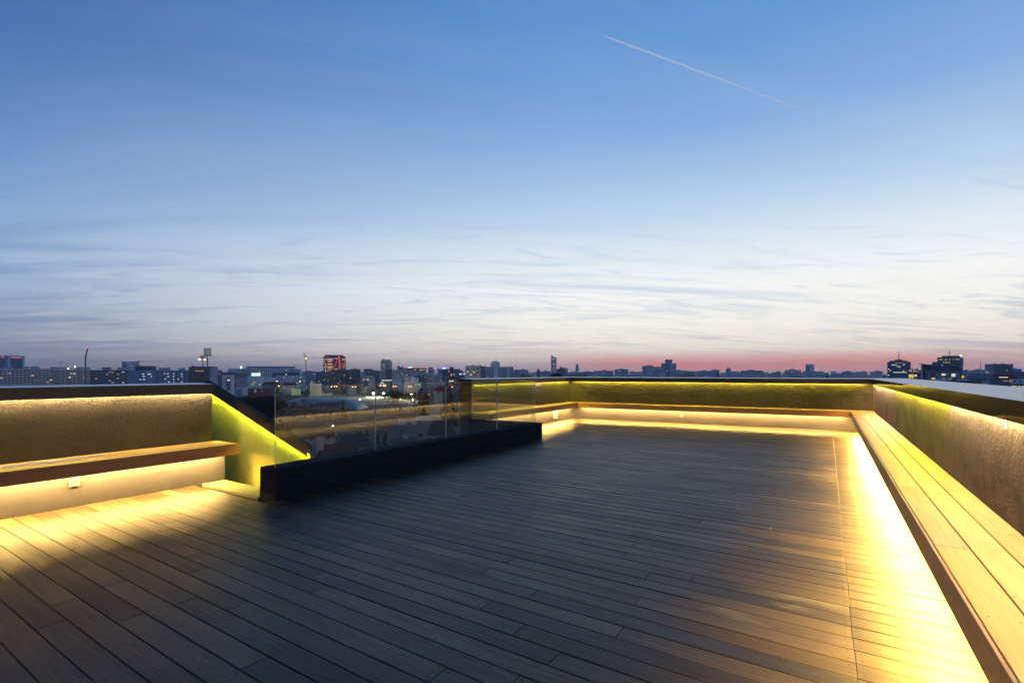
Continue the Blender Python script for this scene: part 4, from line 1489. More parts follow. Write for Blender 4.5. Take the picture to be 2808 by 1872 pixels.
b = Bld('apartment_block', 'stepped concrete complex with a tall block topped by a dark box', 1761, 1790, 1003.5, 1500, 'grey', 18)
b.part('wing', 1771.5, 1790, 1001, 1004, 'grey', 1, 15); b.part('middle', 1790, 1813, 1005, 1045, 'grey', 1, 16); b.part('tower_step', 1813, 1826, 996, 1045, 'grey', 0.4, 16)
b.part('tower', 1824, 1842, 990, 1045, 'blue', 0, 17); b.part('tower_top', 1824, 1842.5, 986, 990, 'slate', -0.3, 16); b.part('tower_side', 1836, 1853, 996, 1045, 'grey', -0.6, 15)
b.grid(1763, 1772, 1006, 1034, 3, 7, 0.5, 0.45, lit=0.10, palette=DW); b.grid(1791, 1812, 1007, 1034, 6, 7, 0.5, 0.45, y=0.98, lit=0.14, palette=DW); b.grid(1814, 1835, 999, 1034, 5, 9, 0.4, 0.45, y=-0.02, lit=0.06, palette=DW); b.grid(1842, 1852, 999, 1034, 2, 8, 0.4, 0.4, y=-0.62, lit=0.10, palette=DW)
for (u0, u1, v, D, m, lab) in (
        (1425, 1448, 1013.5, 2000, 'grey', 'pale far flats left of the pyramid-roofed tower'), (1484, 1510, 1018, 1900, 'blue', 'low bluish flats left of the slim skyscraper'),
        (1586, 1640, 1020, 2300, 'blue', 'long low bluish flats under the pair of red and white masts'), (1638, 1682, 1016.5, 1900, 'grey', 'long far flats left of the two-step flats'),
        (1685, 1723, 1012.5, 1700, 'grey', 'far flats with a raised middle right of the long far flats'), (1853, 1871, 1015, 2200, 'blue', 'far block touching the stepped complex on its right'),
        (1912, 1950, 1017, 2400, 'blue', 'low far flats under the brightest pink sky'), (1950, 1973, 1014, 2400, 'grey', 'far flats with a pointed roof box under the pink sky'), (1991, 2004, 1010.5, 2400, 'blue', 'small square far tower under the pink sky'),
        (2032, 2092, 1016, 2500, 'blue', 'long far block right of the small square tower'), (2152, 2196, 1014, 2500, 'grey', 'wide far block left of the twin-window tower'),
        (2310, 2340, 1019, 2500, 'blue', 'far low flats right of the tower on the podium'), (2395, 2420, 1017.5, 2600, 'grey', 'far low flats left of the glass block with the lit mast'),
        (2641, 2660, 1015.5, 1500, 'blue', 'small far flats right of the arched office'), (2668, 2703, 1014, 1250, 'grey', 'far flats with red roof lights under the lattice mast')):
    b = Bld('apartment_block', lab, u0, u1, v, D, m, 14)
    b.grid(u0 + 1, u1 - 1, v + 1.5, v + 12, max(2, int((u1 - u0) / 5)), 3, 0.4, 0.4, lit=0.12, palette=DW)
    b.roofbox(u0 + (u1 - u0) * 0.3, u0 + (u1 - u0) * 0.62, v - 2.4, m)
b = Bld('high_rise', 'far tower of two joined slabs rising from a low podium', 2210, 2232, 998.5, 1400, 'blue', 18)
b.part('bright_half', 2221, 2232.5, 998, 1022, 'pale', -0.8, 0); b.part('podium', 2205, 2257, 1018.5, 1050, 'grey', -6, 12); b.part('podium_roof', 2225, 2257, 1017.8, 1019, 'dark', -5, 10)
for (u, v) in ((2214, 1000.5), (2218, 1001), (2223, 1009.5), (2229, 1001)):
    b.win(u - 0.8, u + 0.8, v, v + 1.6, 'lit_warm', -0.85 if u > 2221 else 0)
b.grid(2208, 2230, 1024, 1029, 7, 1, 0.4, 0.8, y=-6, lit=0, dark='pane_dark')

b = Bld('office_tower', 'dark glass office block with lit rows and a mast of blue and orange discs', 2435.5, 2496, 992.5, 760, 'navy', 30)
b.part('upper_floor', 2442, 2487, 988.3, 993, 'slate', 2, 26); b.part('roof_deck', 2452, 2479, 985.2, 986.4, 'steel', 5, 18); b.part('roof_house', 2458, 2474, 986.4, 988.4, 'steel', 6, 16)
for i in range(13):
    b.win(2437 + i * 4.6, 2437.7 + i * 4.6, 994, 1040, 'pane_blue', -0.05, 'mullion')
for (v, us, m) in ((994, (2458, 2462, 2466, 2470, 2474, 2478, 2483), 'lit_dim'), (999, (2447.5, 2452, 2457.5, 2478), 'lit_white'), (1003.3, (2462, 2467.5), 'lit_white'), (1007.5, (2467,), 'lit_dim'), (1011, (2438,), 'lit_white'), (1015, (2442, 2477.5), 'lit_warm'), (1019.3, (2452, 2457.5, 2462, 2467.5, 2473, 2477.5, 2483), 'lit_white'), (1027.5, (2437,), 'lit_white')):
    for u in us:
        b.win(u - 2.0, u + 2.0, v, v + 2.3, m, -0.1)
mm = b.mast(2466, 964.5, 0.55, 10, None, 985)
for (v, r, mt) in ((979.5, 2.9, 'steel'), (975.5, 2.9, 'steel'), (971.3, 2.9, 'orange_sign'), (967.3, 3.0, 'blue_glow'), (965.2, 1.6, 'steel')):
    d = MB(); d.tube((b.X(2466), 10, b.Z(v)), (b.X(2466), 10, b.Z(v) + (0.9 if mt != 'steel' else 0.35)), r * b.k, r * b.k, 12); d.build('disc', M[mt], mm)
b.mast(2437.5, 989.5, 0.2, 1); b.mast(2493, 988.5, 0.2, 1)
mb = MB(); sphere(mb, (b.X(2492.5), -0.8, b.Z(1016)), 0.9); mb.build('lamp', M['lit_warm'], b.root)

b = Bld('shop_house', 'small house with a yellow lit glazed bay beside the glass office block', 2491, 2527, 1024, 420, 'dark', 9)
b.win(2492.5, 2506, 1026.3, 1036, 'bay_yellow'); b.win(2495, 2498, 1026.5, 1030, 'lit_white', -0.1); b.win(2508, 2514, 1026.6, 1032, 'lit_white'); b.part('roof', 2490, 2528, 1021.5, 1024, 'black', -0.5, 9)
b = Bld('office_block', 'small lit block squeezed between the glass office block and the arched office', 2503, 2526, 1015, 900, 'slate', 12)
b.grid(2504, 2526, 1016, 1023, 8, 2, 0.55, 0.5, lit=0.7, palette=('lit_white', 'lit_warm')); b.roofbox(2510, 2518, 1011.5, 'slate')
b = Bld('construction_tower', 'thin pale stair tower behind the small lit block', 2500, 2503.5, 1009.5, 1200, 'tan', 5)

b = Bld('office_tower', 'dark tower with a row of yellow windows and a mast above the arched office', 2573, 2632, 980, 680, 'navy', 20)
b.part('crown', 2585, 2631, 975, 980, 'slate', 1.5, 18); b.part('left_step', 2558.5, 2573, 991.5, 1030, 'slate', 0.5, 15); b.part('left_step', 2553, 2560, 998, 1030, 'slate', -0.5, 14); b.part('glass_side', 2632, 2640, 981, 1030, 'blue', 0.6, 18)
b.part('roof_sign', 2630, 2636, 973, 976.5, 'white_sign', 0.2, 0.8)
for u in (2576.5, 2580.5, 2584, 2592.5, 2596.5, 2604.5, 2613, 2621, 2625, 2629):
    b.win(u - 0.9, u + 0.9, 984.2, 986.7, 'lit_warm', -0.1)
for u in (2588, 2592, 2596, 2600, 2604):
    b.win(u - 0.8, u + 0.8, 992.3, 994.8, 'lit_warm', -0.1)
for (u, v) in ((2592.5, 989), (2606.5, 996), (2611.5, 1000), (2620.5, 1000)):
    b.win(u - 0.8, u + 0.8, v, v + 1.8, 'lit_dim', -0.1)
b.grid(2575, 2631, 988, 1008, 14, 3, 0.3, 0.75, lit=0, dark='pane_blue')
for v in (1002, 1006, 1010):
    b.win(2637, 2639.5, v, v + 2, 'lit_dim', 0.5)
b.mast(2605, 959, 0.35, 8, 'red_light', 975)
mb = MB()
for q in (963, 966, 969):
    mb.tube((b.X(2602), 8, b.Z(q)), (b.X(2608), 8, b.Z(q)), 0.2, 0.2, 4)
mb.build('antenna_arms', M['steel'], b.root)
b.part('small_sign', 2616, 2619, 972, 973.6, 'red_line', 3, 3.5)

b = Bld('arched_office', 'dark office front with an arched glazed attic and big white lit windows', 2538, 2636, 1016, 380, 'slate', 18, rim=False)
mb = MB()
n = 16
prev = None
for i in range(n + 1):
    t = i / n
    u = lerp(2536, 2636, t)
    z = b.Z(1013.5) + (b.Z(1003) - b.Z(1013.5)) * math.sin(math.pi * min(max(t, 0), 1)) ** 0.8
    if prev:
        (ua, za) = prev
        mb.hexa([(b.X(ua), -1, za), (b.X(u), -1, z), (b.X(u), 16, z), (b.X(ua), 16, za)], [(b.X(ua), -1, za + 0.5), (b.X(u), -1, z + 0.5), (b.X(u), 16, z + 0.5), (b.X(ua), 16, za + 0.5)])
    prev = (u, z)
mb.build('arched_roof', M['black'], b.root)
mb = MB()
for i in range(n):
    t0, t1 = i / n, (i + 1) / n
    ua, ub = lerp(2538, 2634, t0), lerp(2538, 2634, t1)
    za = b.Z(1013.5) + (b.Z(1003) - b.Z(1013.5)) * math.sin(math.pi * t0) ** 0.8
    zb = b.Z(1013.5) + (b.Z(1003) - b.Z(1013.5)) * math.sin(math.pi * t1) ** 0.8
    mb.hexa([(b.X(ua), 0.4, b.h), (b.X(ub), 0.4, b.h), (b.X(ub), 15, b.h), (b.X(ua), 15, b.h)], [(b.X(ua), 0.4, za), (b.X(ub), 0.4, zb), (b.X(ub), 15, zb), (b.X(ua), 15, za)])
mb.build('attic_glazing', M['pane_blue'], b.root)
for u in (2547, 2556, 2564, 2573, 2580, 2590, 2600, 2608, 2618, 2626):
    b.win(u - 0.8, u + 0.8, 1010.5, 1015, 'pane_dark', 0.3, 'attic_window')
for (c, m) in ((2560.5, 'pane_blue'), (2587, 'lit_white'), (2613, 'lit_cool')):
    b.win(c - 5, c + 5, 1024, 1032.5 if m != 'lit_white' else 1029.5, m, -0.1, 'main_window')
    b.win(c - 9, c - 6.4, 1024.5, 1028.5, 'pane_blue', -0.1); b.win(c + 6.4, c + 9, 1024.5, 1028.5, 'lit_dim', -0.1)
    b.win(c - 5, c + 5, 1035.5, 1040, 'lit_dim' if c > 2570 else 'lit_warm', -0.1); b.win(c - 9, c - 6.5, 1036.5, 1040, 'lit_warm' if c > 2600 else 'pane_dark', -0.1)
for u in (2549, 2575, 2600, 2626):
    b.part('pilaster', u - 2.0, u + 2.0, 1022, 1060, 'grey', -0.3, 0)
b.part('fin_wall', 2526.8, 2531.5, 997.5, 1060, 'fin', -1.5, 0.5); b.part('side_wall', 2531.5, 2538, 1004, 1060, 'maroon', 0.3, 10)
mb = MB()
mb.hexa([(b.X(2521.5), -2, b.Z(996.6)), (b.X(2557), -2, b.Z(1002)), (b.X(2557), 12, b.Z(1002)), (b.X(2521.5), 12, b.Z(996.6))], [(b.X(2521.5), -2, b.Z(995.6)), (b.X(2557), -2, b.Z(1000.3)), (b.X(2557), 12, b.Z(1000.3)), (b.X(2521.5), 12, b.Z(995.6))])
mb.build('canopy', M['slate'], b.root)
mb = MB()
mb.hexa([(b.X(2532), 0.8, b.Z(1012)), (b.X(2555), 0.8, b.Z(1012)), (b.X(2555), 9, b.Z(1012)), (b.X(2532), 9, b.Z(1012))], [(b.X(2532), 0.8, b.Z(998.4)), (b.X(2555), 0.8, b.Z(1002)), (b.X(2555), 9, b.Z(1002)), (b.X(2532), 9, b.Z(998.4))])
mb.build('clerestory', M['navy'], b.root)
mb = MB(); sphere(mb, (b.X(2583.5), -1.4, b.Z(1001.5)), 0.45); mb.build('blue_lamp', M['blue_glow'], b.root)
b = Bld('bay_house', 'small dark house end with one tall yellow window right of the arched office', 2636.5, 2645, 1027.5, 360, 'black', 7)
b.win(2637.5, 2643.5, 1029, 1036.5, 'bay_yellow')

b = Bld('apartment_block', 'grey panel block with narrow dark windows near the right edge', 2703, 2776, 998.3, 700, 'grey', 15)
b.part('plain_face', 2726, 2775.5, 998.6, 1040, 'slate', -0.5, 0); b.roofbox(2725, 2732, 996.5, 'dark'); b.roofbox(2746, 2751, 996.4, 'dark')
b.grid(2704, 2725, 1000, 1024, 5, 4, 0.55, 0.42, lit=0.12, palette=DW)
b.grid(2738, 2775, 1001, 1026, 6, 6, 0.4, 0.4, y=-0.5, lit=0.10, palette=('lit_orange', 'lit_dim', 'lit_warm'))
b.win(2765, 2768, 1000, 1001.6, 'red_line', -0.6)
b = Bld('office_block', 'blue grey office with a blue light bar along its roof at the right edge', 2780, 2801, 1009.3, 1250, 'blue', 16)
b.part('light_bar', 2786, 2800, 1009.2, 1011, 'blue_sign', -0.4, 0); b.grid(2781, 2800, 1012, 1026, 5, 3, 0.5, 0.5, lit=0.06)
b = Bld('apartment_block', 'low dark flats filling the last gap at the right edge', 2776, 2812, 1019, 900, 'slate', 12)
b.grid(2777, 2811, 1021, 1034, 7, 3, 0.45, 0.45, lit=0.06, palette=DW)

# --- pitched-roof houses


def house(label, u0, u1, v_eave, v_ridge, D, depth, wall, roof, hip=0.3, wins=(), chim=None, yaw=0.0, name='house', dormer=None, gable_front=False):
    uc = (u0 + u1) / 2
    k = D / F
    x, y = W(uc, D)
    ph = math.atan2(uc - 1404, F) * 0.85
    root = empty(name, (x, y, GROUND), TH + yaw - ph, label, 'house')
    k0, k = k, k * math.cos(ph)
    w = (u1 - u0) * k
    he = Zof(v_eave, D) - GROUND
    hr = Zof(v_ridge, D + depth / 2) - GROUND
    mb = MB()
    mb.box(-w / 2, w / 2, 0, depth, 0, he)
    if gable_front:
        mb.face([(-w / 2, 0, he), (w / 2, 0, he), (0, 0, hr - 0.1)])
        mb.face([(w / 2, depth, he), (-w / 2, depth, he), (0, depth, hr - 0.1)])
    mb.build('wall', M[wall], root)
    o = 0.5
    rb = MB()
    t = 0.18
    if gable_front:
        for sx in (-1, 1):
            e = (sx * (w / 2 + o), he - o * (hr - he) / (w / 2))
            a, b_, c, d = (e[0], -o, e[1]), (e[0], depth + o, e[1]), (0, depth + o, hr), (0, -o, hr)
            q = [a, b_, c, d] if sx < 0 else [b_, a, d, c]
            rb.hexa(q, [(p[0], p[1], p[2] + t) for p in q])
    else:
        hx = w / 2 * hip * 2
        A, B, C_, D_ = (-w / 2 - o, -o, he), (w / 2 + o, -o, he), (w / 2 + o, depth + o, he), (-w / 2 - o, depth + o, he)
        E, G = (-w / 2 - o + hx, depth / 2, hr), (w / 2 + o - hx, depth / 2, hr)
        for f in ([A, B, G, E], [B, C_, G], [C_, D_, E, G], [D_, A, E]):
            rb.face(f)
        for f in ([A, B], [B, C_], [C_, D_], [D_, A]):
            p, q = f
            rb.face([p, q, (q[0], q[1], q[2] - t), (p[0], p[1], p[2] - t)][::-1])
        rb.face([(p[0], p[1], p[2] - t) for p in (D_, C_, B, A)])
    ro = rb.build('roof', M[roof], root)
    for c in ([chim] if chim and not isinstance(chim, list) else (chim or [])):
        uu, vv, cw = c
        ch = MB()
        cx = (uu - uc) * k
        ch.box(cx - cw / 2, cx + cw / 2, depth * 0.3, depth * 0.3 + cw * 0.7, he, Zof(vv, D) - GROUND)
        ch.box(cx - cw / 2 - 0.1, cx + cw / 2 + 0.1, depth * 0.3 - 0.1, depth * 0.3 + cw * 0.7 + 0.1, Zof(vv, D) - GROUND - 0.3, Zof(vv, D) - GROUND)
        ch.build('chimney', M['rose'], ro)
    for (ua, ub, va, vb, m) in wins:
        wi = win(root, ((ua + ub) / 2 - uc) * k, Zof(vb, D) - GROUND, (ub - ua) * k, (vb - va) * k, m)
    if dormer:
        ua, ub, va, vb, m = dormer
        d = MB()
        d.box((ua - uc) * k, (ub - uc) * k, 0.8, depth / 2, Zof(vb, D) - GROUND, Zof(va, D) - GROUND)
        dm = d.build('dormer', M[roof], root)
        win(dm, ((ua + ub) / 2 - uc) * k, Zof(vb, D) - GROUND + 0.2, (ub - ua) * k * 0.8, (vb - va) * k * 0.6, m, 0.8)
    return root


# right foreground
house('blue grey mansard house with skylights behind the right parapet', 2656, 2722, 1037, 1023, 250, 12, 'dark', 'slate', 0.18, ((2705, 2708, 1038.5, 1040.5, 'lit_dim'), (2688, 2694, 1051, 1054, 'lit_orange'), (2698, 2705, 1051.5, 1053.5, 'lit_dim')), (2669, 1016, 0.9))
house('house with a dark red roof and a row of lit attic windows', 2716, 2785, 1037.5, 1026, 270, 12, 'dark', 'redtile', 0.10,
      [(2751.5 + i * 3.6, 2754.2 + i * 3.6, 1041.5, 1045.5, ('lit_orange', 'lit_dim', 'lit_orange', 'pane_dark', 'lit_warm', 'lit_dim')[i]) for i in range(6)], None, dormer=(2738, 2766, 1031.3, 1036.5, 'lit_white'))
b = Bld('long_shed', 'long low shed with a grey metal roof just beyond the right parapet', 2566, 2662, 1043.5, 190, 'black', 8, rim=False)
mb = MB(); mb.hexa([(b.X(2562), -0.6, b.Z(1043.8)), (b.X(2664), -0.6, b.Z(1043.8)), (b.X(2650), 8, b.Z(1040)), (b.X(2572), 8, b.Z(1040))], [(b.X(2562), -0.6, b.Z(1043.1)), (b.X(2664), -0.6, b.Z(1043.1)), (b.X(2650), 8, b.Z(1039.4)), (b.X(2572), 8, b.Z(1039.4))]); mb.build('metal_roof', M['blue'], b.root)
for (u, m) in ((2612, 'lit_warm'), (2629, 'pane_blue'), (2639, 'pane_blue'), (2650, 'pane_blue')):
    b.win(u - 2, u + 2, 1047, 1049.5, m)
b.roofbox(2615, 2622, 1038.5, 'black', 2, 'roof_vent')
b = Bld('house', 'low flat-roofed white house with a lit strip window at the right edge', 2778, 2830, 1042, 230, 'pale', 9)
b.win(2780, 2786, 1043.5, 1047, 'pane_dark'); b.win(2796, 2800, 1044, 1050, 'pane_dark'); b.part('lean_to', 2774, 2830, 1052.5, 1056, 'black', -3, 0); b.part('porch', 2774, 2830, 1056, 1075, 'brown', -2, 0)
for i in range(8):
    b.win(2776 + i * 4.4, 2779 + i * 4.4, 1057, 1061.5, ('lit_white', 'lit_warm', 'lit_warm', 'lit_dim', 'lit_white', 'lit_dim', 'lit_white', 'lit_dim')[i], -2)
b = Bld('house', 'dark wall house between the blue grey roof and the red roof', 2662, 2690, 1045, 225, 'brown', 8)
b.part('pale_panel', 2690, 2712, 1045, 1053, 'grey', -0.2, 3); b.win(2668, 2672, 1047, 1050, 'pane_dark')

# middle band behind the glass
house('maroon-roofed long house below the mauve block', 720, 766, 1053, 1046.5, 760, 14, 'brown', 'redtile', 0.15, ((730, 733, 1056, 1059, 'pane_dark'), (740, 743, 1056, 1059, 'pane_dark')))
house('maroon-roofed gabled house left of the floodlight pole', 776, 812, 1056, 1048, 740, 14, 'tan', 'redtile', 0.1, ((800, 803, 1060, 1063, 'lit_dim'),))
b = Bld('stand', 'dark red low stand building with rows of panes at the foot of the mauve block', 680, 742, 1066, 640, 'maroon', 12)
b.grid(704, 740, 1068, 1074, 9, 1, 0.6, 0.7, lit=0.15, palette=('lit_dim',)); b.part('upper_room', 716, 742, 1056, 1066, 'dark', 2, 10); b.part('pale_entrance', 697, 704, 1067, 1076, 'pale', -0.3, 0)
house('yellow gabled house with four dark windows by the lit pitch', 953, 973, 1075, 1067.5, 745, 14, 'cream', 'tile', 0.3, [(955 + i * 4.4, 957.4 + i * 4.4, 1072.5, 1075.5, 'pane_dark') for i in range(4)], gable_front=True)
house('long brown-roofed house behind the yellow gabled house', 970, 990, 1072, 1065, 765, 10, 'cream', 'tile', 0.15)
b = Bld('villa', 'ornate cream villa with a balcony beside the pitch lamps', 990, 1012, 1061, 740, 'cream', 12)
b.part('balcony', 987.5, 1004, 1071.5, 1073.2, 'cream', -1.2, 0); b.part('tower_room', 1004, 1012, 1057, 1061, 'cream', 1, 8); b.win(993.5, 996.5, 1067, 1071, 'pane_dark'); b.win(999.5, 1002, 1066, 1069, 'lit_warm'); b.win(1006.5, 1009, 1067, 1071, 'pane_dark'); b.win(993, 995.5, 1075.5, 1079.5, 'pane_dark'); b.win(1000, 1002, 1075, 1079.5, 'pane_dark'); b.win(1007, 1010, 1075.5, 1079, 'pane_dark')
b = Bld('changing_shed', 'low white changing shed with a line of tiny windows at the pitch edge', 873, 911, 1077.2, 708, 'white', 6, rim=False)
b.grid(874, 910, 1077.7, 1080, 9, 1, 0.3, 0.6, lit=0); b.win(877, 879, 1078.2, 1083, 'pane_dark', 0, 'door'); b.win(893, 895, 1078.2, 1083, 'pane_dark', 0, 'door'); b.part('roof', 872, 912, 1076.3, 1077.2, 'dark', -0.5, 6)
b = Bld('warehouse', 'blank cream wall building right of the floodlight pole', 850, 882, 1052, 690, 'cream', 10)
b.part('chimney_stack', 851, 858, 1045, 1052, 'cream', 2, 5)
house('dark-roofed low house left of the changing shed', 864, 890, 1073, 1064.5, 735, 12, 'cream', 'tile', 0.2, ((874, 878, 1066.5, 1069, 'lit_dim'),))
house('olive grey barn with a wide roof right of the changing shed', 905, 950, 1070, 1061.5, 750, 14, 'brown', 'slate', 0.12)
b = Bld('boundary_wall', 'long brown boundary wall behind the lit pitch', 912, 1064, 1079.5, 722, 'brown', 0.6, 'wall', rim=False)
b.part('coping', 911.6, 1064.4, 1079.0, 1079.6, 'tan', -0.15, 0.7)
house('maroon hip-roofed house behind the dark conifer', 1190, 1232, 1071, 1058.5, 330, 11, 'cream', 'redtile', 0.3, ((1199, 1204, 1073.5, 1078, 'pane_dark'), (1214, 1218, 1073, 1079, 'pane_dark')))
house('grey hip-roofed villa with a pale front left of the maroon roof', 1176, 1200, 1068.5, 1062.5, 370, 10, 'cream', 'slate', 0.3, ((1181, 1186, 1072, 1078, 'pane_blue'), (1190, 1193, 1072, 1078, 'pane_dark')))
b = Bld('apartment_block', 'pale flats with dim windows half behind the glass near the parapet end', 1197, 1240, 1047, 430, 'pale', 10)
b.grid(1206, 1216, 1048.5, 1062, 2, 3, 0.5, 0.4, lit=0.3, palette=('lit_dim',))
house('low dark house beyond the bushes with one lamp before it', 1146, 1176, 1074, 1064, 400, 10, 'brown', 'slate', 0.25, ((1153, 1160, 1066, 1070, 'pane_dark'),))

# near houses under the glass
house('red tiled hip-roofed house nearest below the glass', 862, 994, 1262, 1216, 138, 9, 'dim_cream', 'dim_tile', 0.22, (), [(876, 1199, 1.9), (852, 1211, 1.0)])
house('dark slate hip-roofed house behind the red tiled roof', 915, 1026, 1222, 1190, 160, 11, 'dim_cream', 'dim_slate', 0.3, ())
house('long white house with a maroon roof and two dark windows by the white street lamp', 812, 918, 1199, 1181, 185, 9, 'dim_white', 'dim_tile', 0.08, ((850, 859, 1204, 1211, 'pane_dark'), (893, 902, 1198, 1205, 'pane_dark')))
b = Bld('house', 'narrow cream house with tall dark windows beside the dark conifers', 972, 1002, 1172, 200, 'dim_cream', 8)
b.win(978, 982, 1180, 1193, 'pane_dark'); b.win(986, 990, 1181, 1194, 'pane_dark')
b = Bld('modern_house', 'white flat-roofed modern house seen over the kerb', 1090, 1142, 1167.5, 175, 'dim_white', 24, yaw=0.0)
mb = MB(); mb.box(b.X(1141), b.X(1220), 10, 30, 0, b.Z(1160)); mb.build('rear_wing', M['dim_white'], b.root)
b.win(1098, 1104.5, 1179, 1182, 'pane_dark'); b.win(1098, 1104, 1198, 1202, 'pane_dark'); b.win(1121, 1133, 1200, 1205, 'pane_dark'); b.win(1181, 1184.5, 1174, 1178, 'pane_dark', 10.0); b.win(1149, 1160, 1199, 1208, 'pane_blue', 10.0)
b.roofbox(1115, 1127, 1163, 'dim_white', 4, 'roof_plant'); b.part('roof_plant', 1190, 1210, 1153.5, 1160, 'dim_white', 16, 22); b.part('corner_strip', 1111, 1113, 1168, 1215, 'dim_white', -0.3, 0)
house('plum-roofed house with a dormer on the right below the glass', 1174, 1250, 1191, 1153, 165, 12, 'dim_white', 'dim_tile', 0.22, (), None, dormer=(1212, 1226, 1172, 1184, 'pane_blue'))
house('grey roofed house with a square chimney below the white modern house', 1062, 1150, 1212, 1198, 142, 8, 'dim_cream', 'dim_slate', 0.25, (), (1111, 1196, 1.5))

# --- masts, cranes, lamps


def flood_mast(label, u, v_top, D, head, lean=0.0, lit=()):
    x, y = W(u, D)
    k = D / F
    root = empty('floodlight_mast', (x, y, GROUND), TH, label, 'floodlight mast')
    H = Zof(v_top, D) - GROUND
    hw, hh, rows, cols, drop = head
    mb = MB()
    mb.tube((0, 0, 0), (0, 0, H - drop * k), 0.95, 0.50, 8)
    mb.build('pole', M['steel'], root)
    zt = H - drop * k
    hb = MB()
    # head frame: leaning ladder of rails
    w, h = hw * k, hh * k
    lx = lean * k
    P = lambda a, t: (a * w / 2 + lx * t, 0, zt + h * t)
    for a in ((-1, 1) if cols > 1 else (-0.6, 0.6)):
        hb.tube(P(a, 0), P(a, 1), 0.22, 0.22, 4)
    for r in range(rows):
        t = (r + 0.2) / rows
        hb.tube(P(-1, t), P(1, t), 0.20, 0.20, 4)
    hb.box(-w * 0.6, w * 0.6, -0.9, 0.9, zt - 0.5, zt)
    hd = hb.build('head_frame', M['steel'], root)
    for r in range(rows):
        for c in range(cols):
            t = (r + 0.55) / rows
            a = 0 if cols == 1 else -0.9 + 1.8 * c / (cols - 1)
            p = P(a, t)
            lb = MB()
            lb.box(-0.42, 0.42, -0.4, 0.2, -0.34, 0.34)
            lb.tube((0, 0.2, 0), (0, 0.6, 0), 0.3, 0.2, 6)
            l = lb.build('lamp', M['black'], hd)
            l.location = p
    for (du, v, m, r) in lit:
        mb = MB(); sphere(mb, (du * k, -0.9, Zof(v, D) - GROUND), r * k); mb.build('lit_lamp', M[m], root)
    return root


flood_mast('leaning-headed floodlight mast with a red tip on the far left', 234.5, 954, 520, (4.5, 25, 8, 1, 26), 5.5, ((5.3, 954.8, 'red_light', 1.4),))
flood_mast('tall floodlight mast with a wide lamp grid', 569, 950.5, 540, (19, 21, 6, 6, 24), 0.0, ((-9.5, 949.3, 'red_light', 0.9), (10.5, 949.6, 'red_light', 0.7)))
flood_mast('shorter floodlight mast with two burning orange lamps beside the tall one', 556, 972, 620, (14, 8, 3, 5, 10), 0.0, ((-7.2, 985.2, 'lamp_orange', 2.3), (6.4, 985.2, 'lamp_orange', 1.9), (-8, 971, 'red_light', 0.9)))
flood_mast('floodlight mast with a slanted lamp rack and one lit lamp right of the kerb end', 839, 966.5, 742, (4.5, 17, 5, 2, 18), -5, ((-2.5, 966.6, 'red_light', 0.9), (0.4, 982.3, 'lamp_orange', 1.3)))


def crane(label, u, v_base, v_top, D, u_left, u_right, lamps=()):
    x, y = W(u, D)
    k = D / F
    root = empty('tower_crane', (x, y, GROUND), TH, label, 'crane')
    zt = Zof(v_top, D) - GROUND
    mb = MB()
    s = 0.9
    for sx in (-1, 1):
        for sy in (-1, 1):
            mb.tube((sx * s, sy * s, 0), (sx * s, sy * s, zt), 0.18, 0.18, 4)
    z = 0
    q = 1
    while z < zt - 2:
        mb.tube((-s * q, -s, z), (s * q, -s, z + 2.2), 0.12, 0.12, 4)
        z += 2.2
        q = -q
    mb.build('mast', M['steel'], root)
    mb = MB()
    zj = zt - 2.6 * k
    xl, xr = (u_left - u) * k, (u_right - u) * k
    mb.tube((xl, 0, zj), (xr, 0, zj), 0.22, 0.22, 4)
    mb.tube((xl, 0.6, zj), (xr, 0.6, zj), 0.22, 0.22, 4)
    mb.tube((0, 0.3, zj + 1.7), (xr * 0.97, 0.3, zj + 0.9), 0.18, 0.14, 4)
    n = int(abs(xr) / 2.4)
    for i in range(n):
        t0, t1 = i / n, (i + 0.5) / n
        mb.tube((xr * t0, 0, zj), (xr * t1, 0.3, zj + lerp(1.7, 0.9, t1)), 0.08, 0.08, 4)
    mb.build('jib', M['steel'], root)
    mb = MB()
    mb.box(xl, xl + 3.0, -0.5, 1.1, zj - 1.6, zj + 0.3)
    mb.build('counterweight', M['brown'], root)
    mb = MB()
    mb.tube((0, 0, zj), (0, 0, zt + 1.0), 0.35, 0.1, 4)
    mb.tube((0, 0, zt + 0.8), (xr * 0.6, 0.3, zj + 1.2), 0.06, 0.06, 3)
    mb.tube((0, 0, zt + 0.8), (xl, 0.3, zj + 0.3), 0.06, 0.06, 3)
    mb.build('apex', M['steel'], root)
    mb = MB()
    mb.box(-0.8 + 1.2, 0.8 + 1.2, -1.4, 0.2, zj - 2.4, zj - 0.2)
    mb.build('cab', M['pale'], root)
    for (du, v, m, r) in lamps:
        mb = MB(); sphere(mb, (du * k, -0.8, Zof(v, D) - GROUND), r * k); mb.build('lamp', M[m], root)


crane('big tower crane with its jib pointing right beside the white high-rise', 381, 1005, 988, 1150, 360, 448)
crane('small distant tower crane above the pink block, red lamp on top', 166, 1011, 991.5, 1700, 161, 187, ((0, 991, 'red_light', 0.9),))
crane('far crane with a short jib and a bright lamp left of the floodlight mast', 184, 1011, 998.5, 1800, 178, 192, ((3.5, 1011.5, 'lamp_white', 1.1),))
crane('far crane with a lamp at its foot nearest the leaning mast', 206, 1011, 999.5, 1800, 198, 209, ((0.4, 1005, 'lamp_white', 1.3),))
crane('tiny crane on the horizon right of the slim far tower', 1590, 1020, 1011.5, 3000, 1587, 1595)


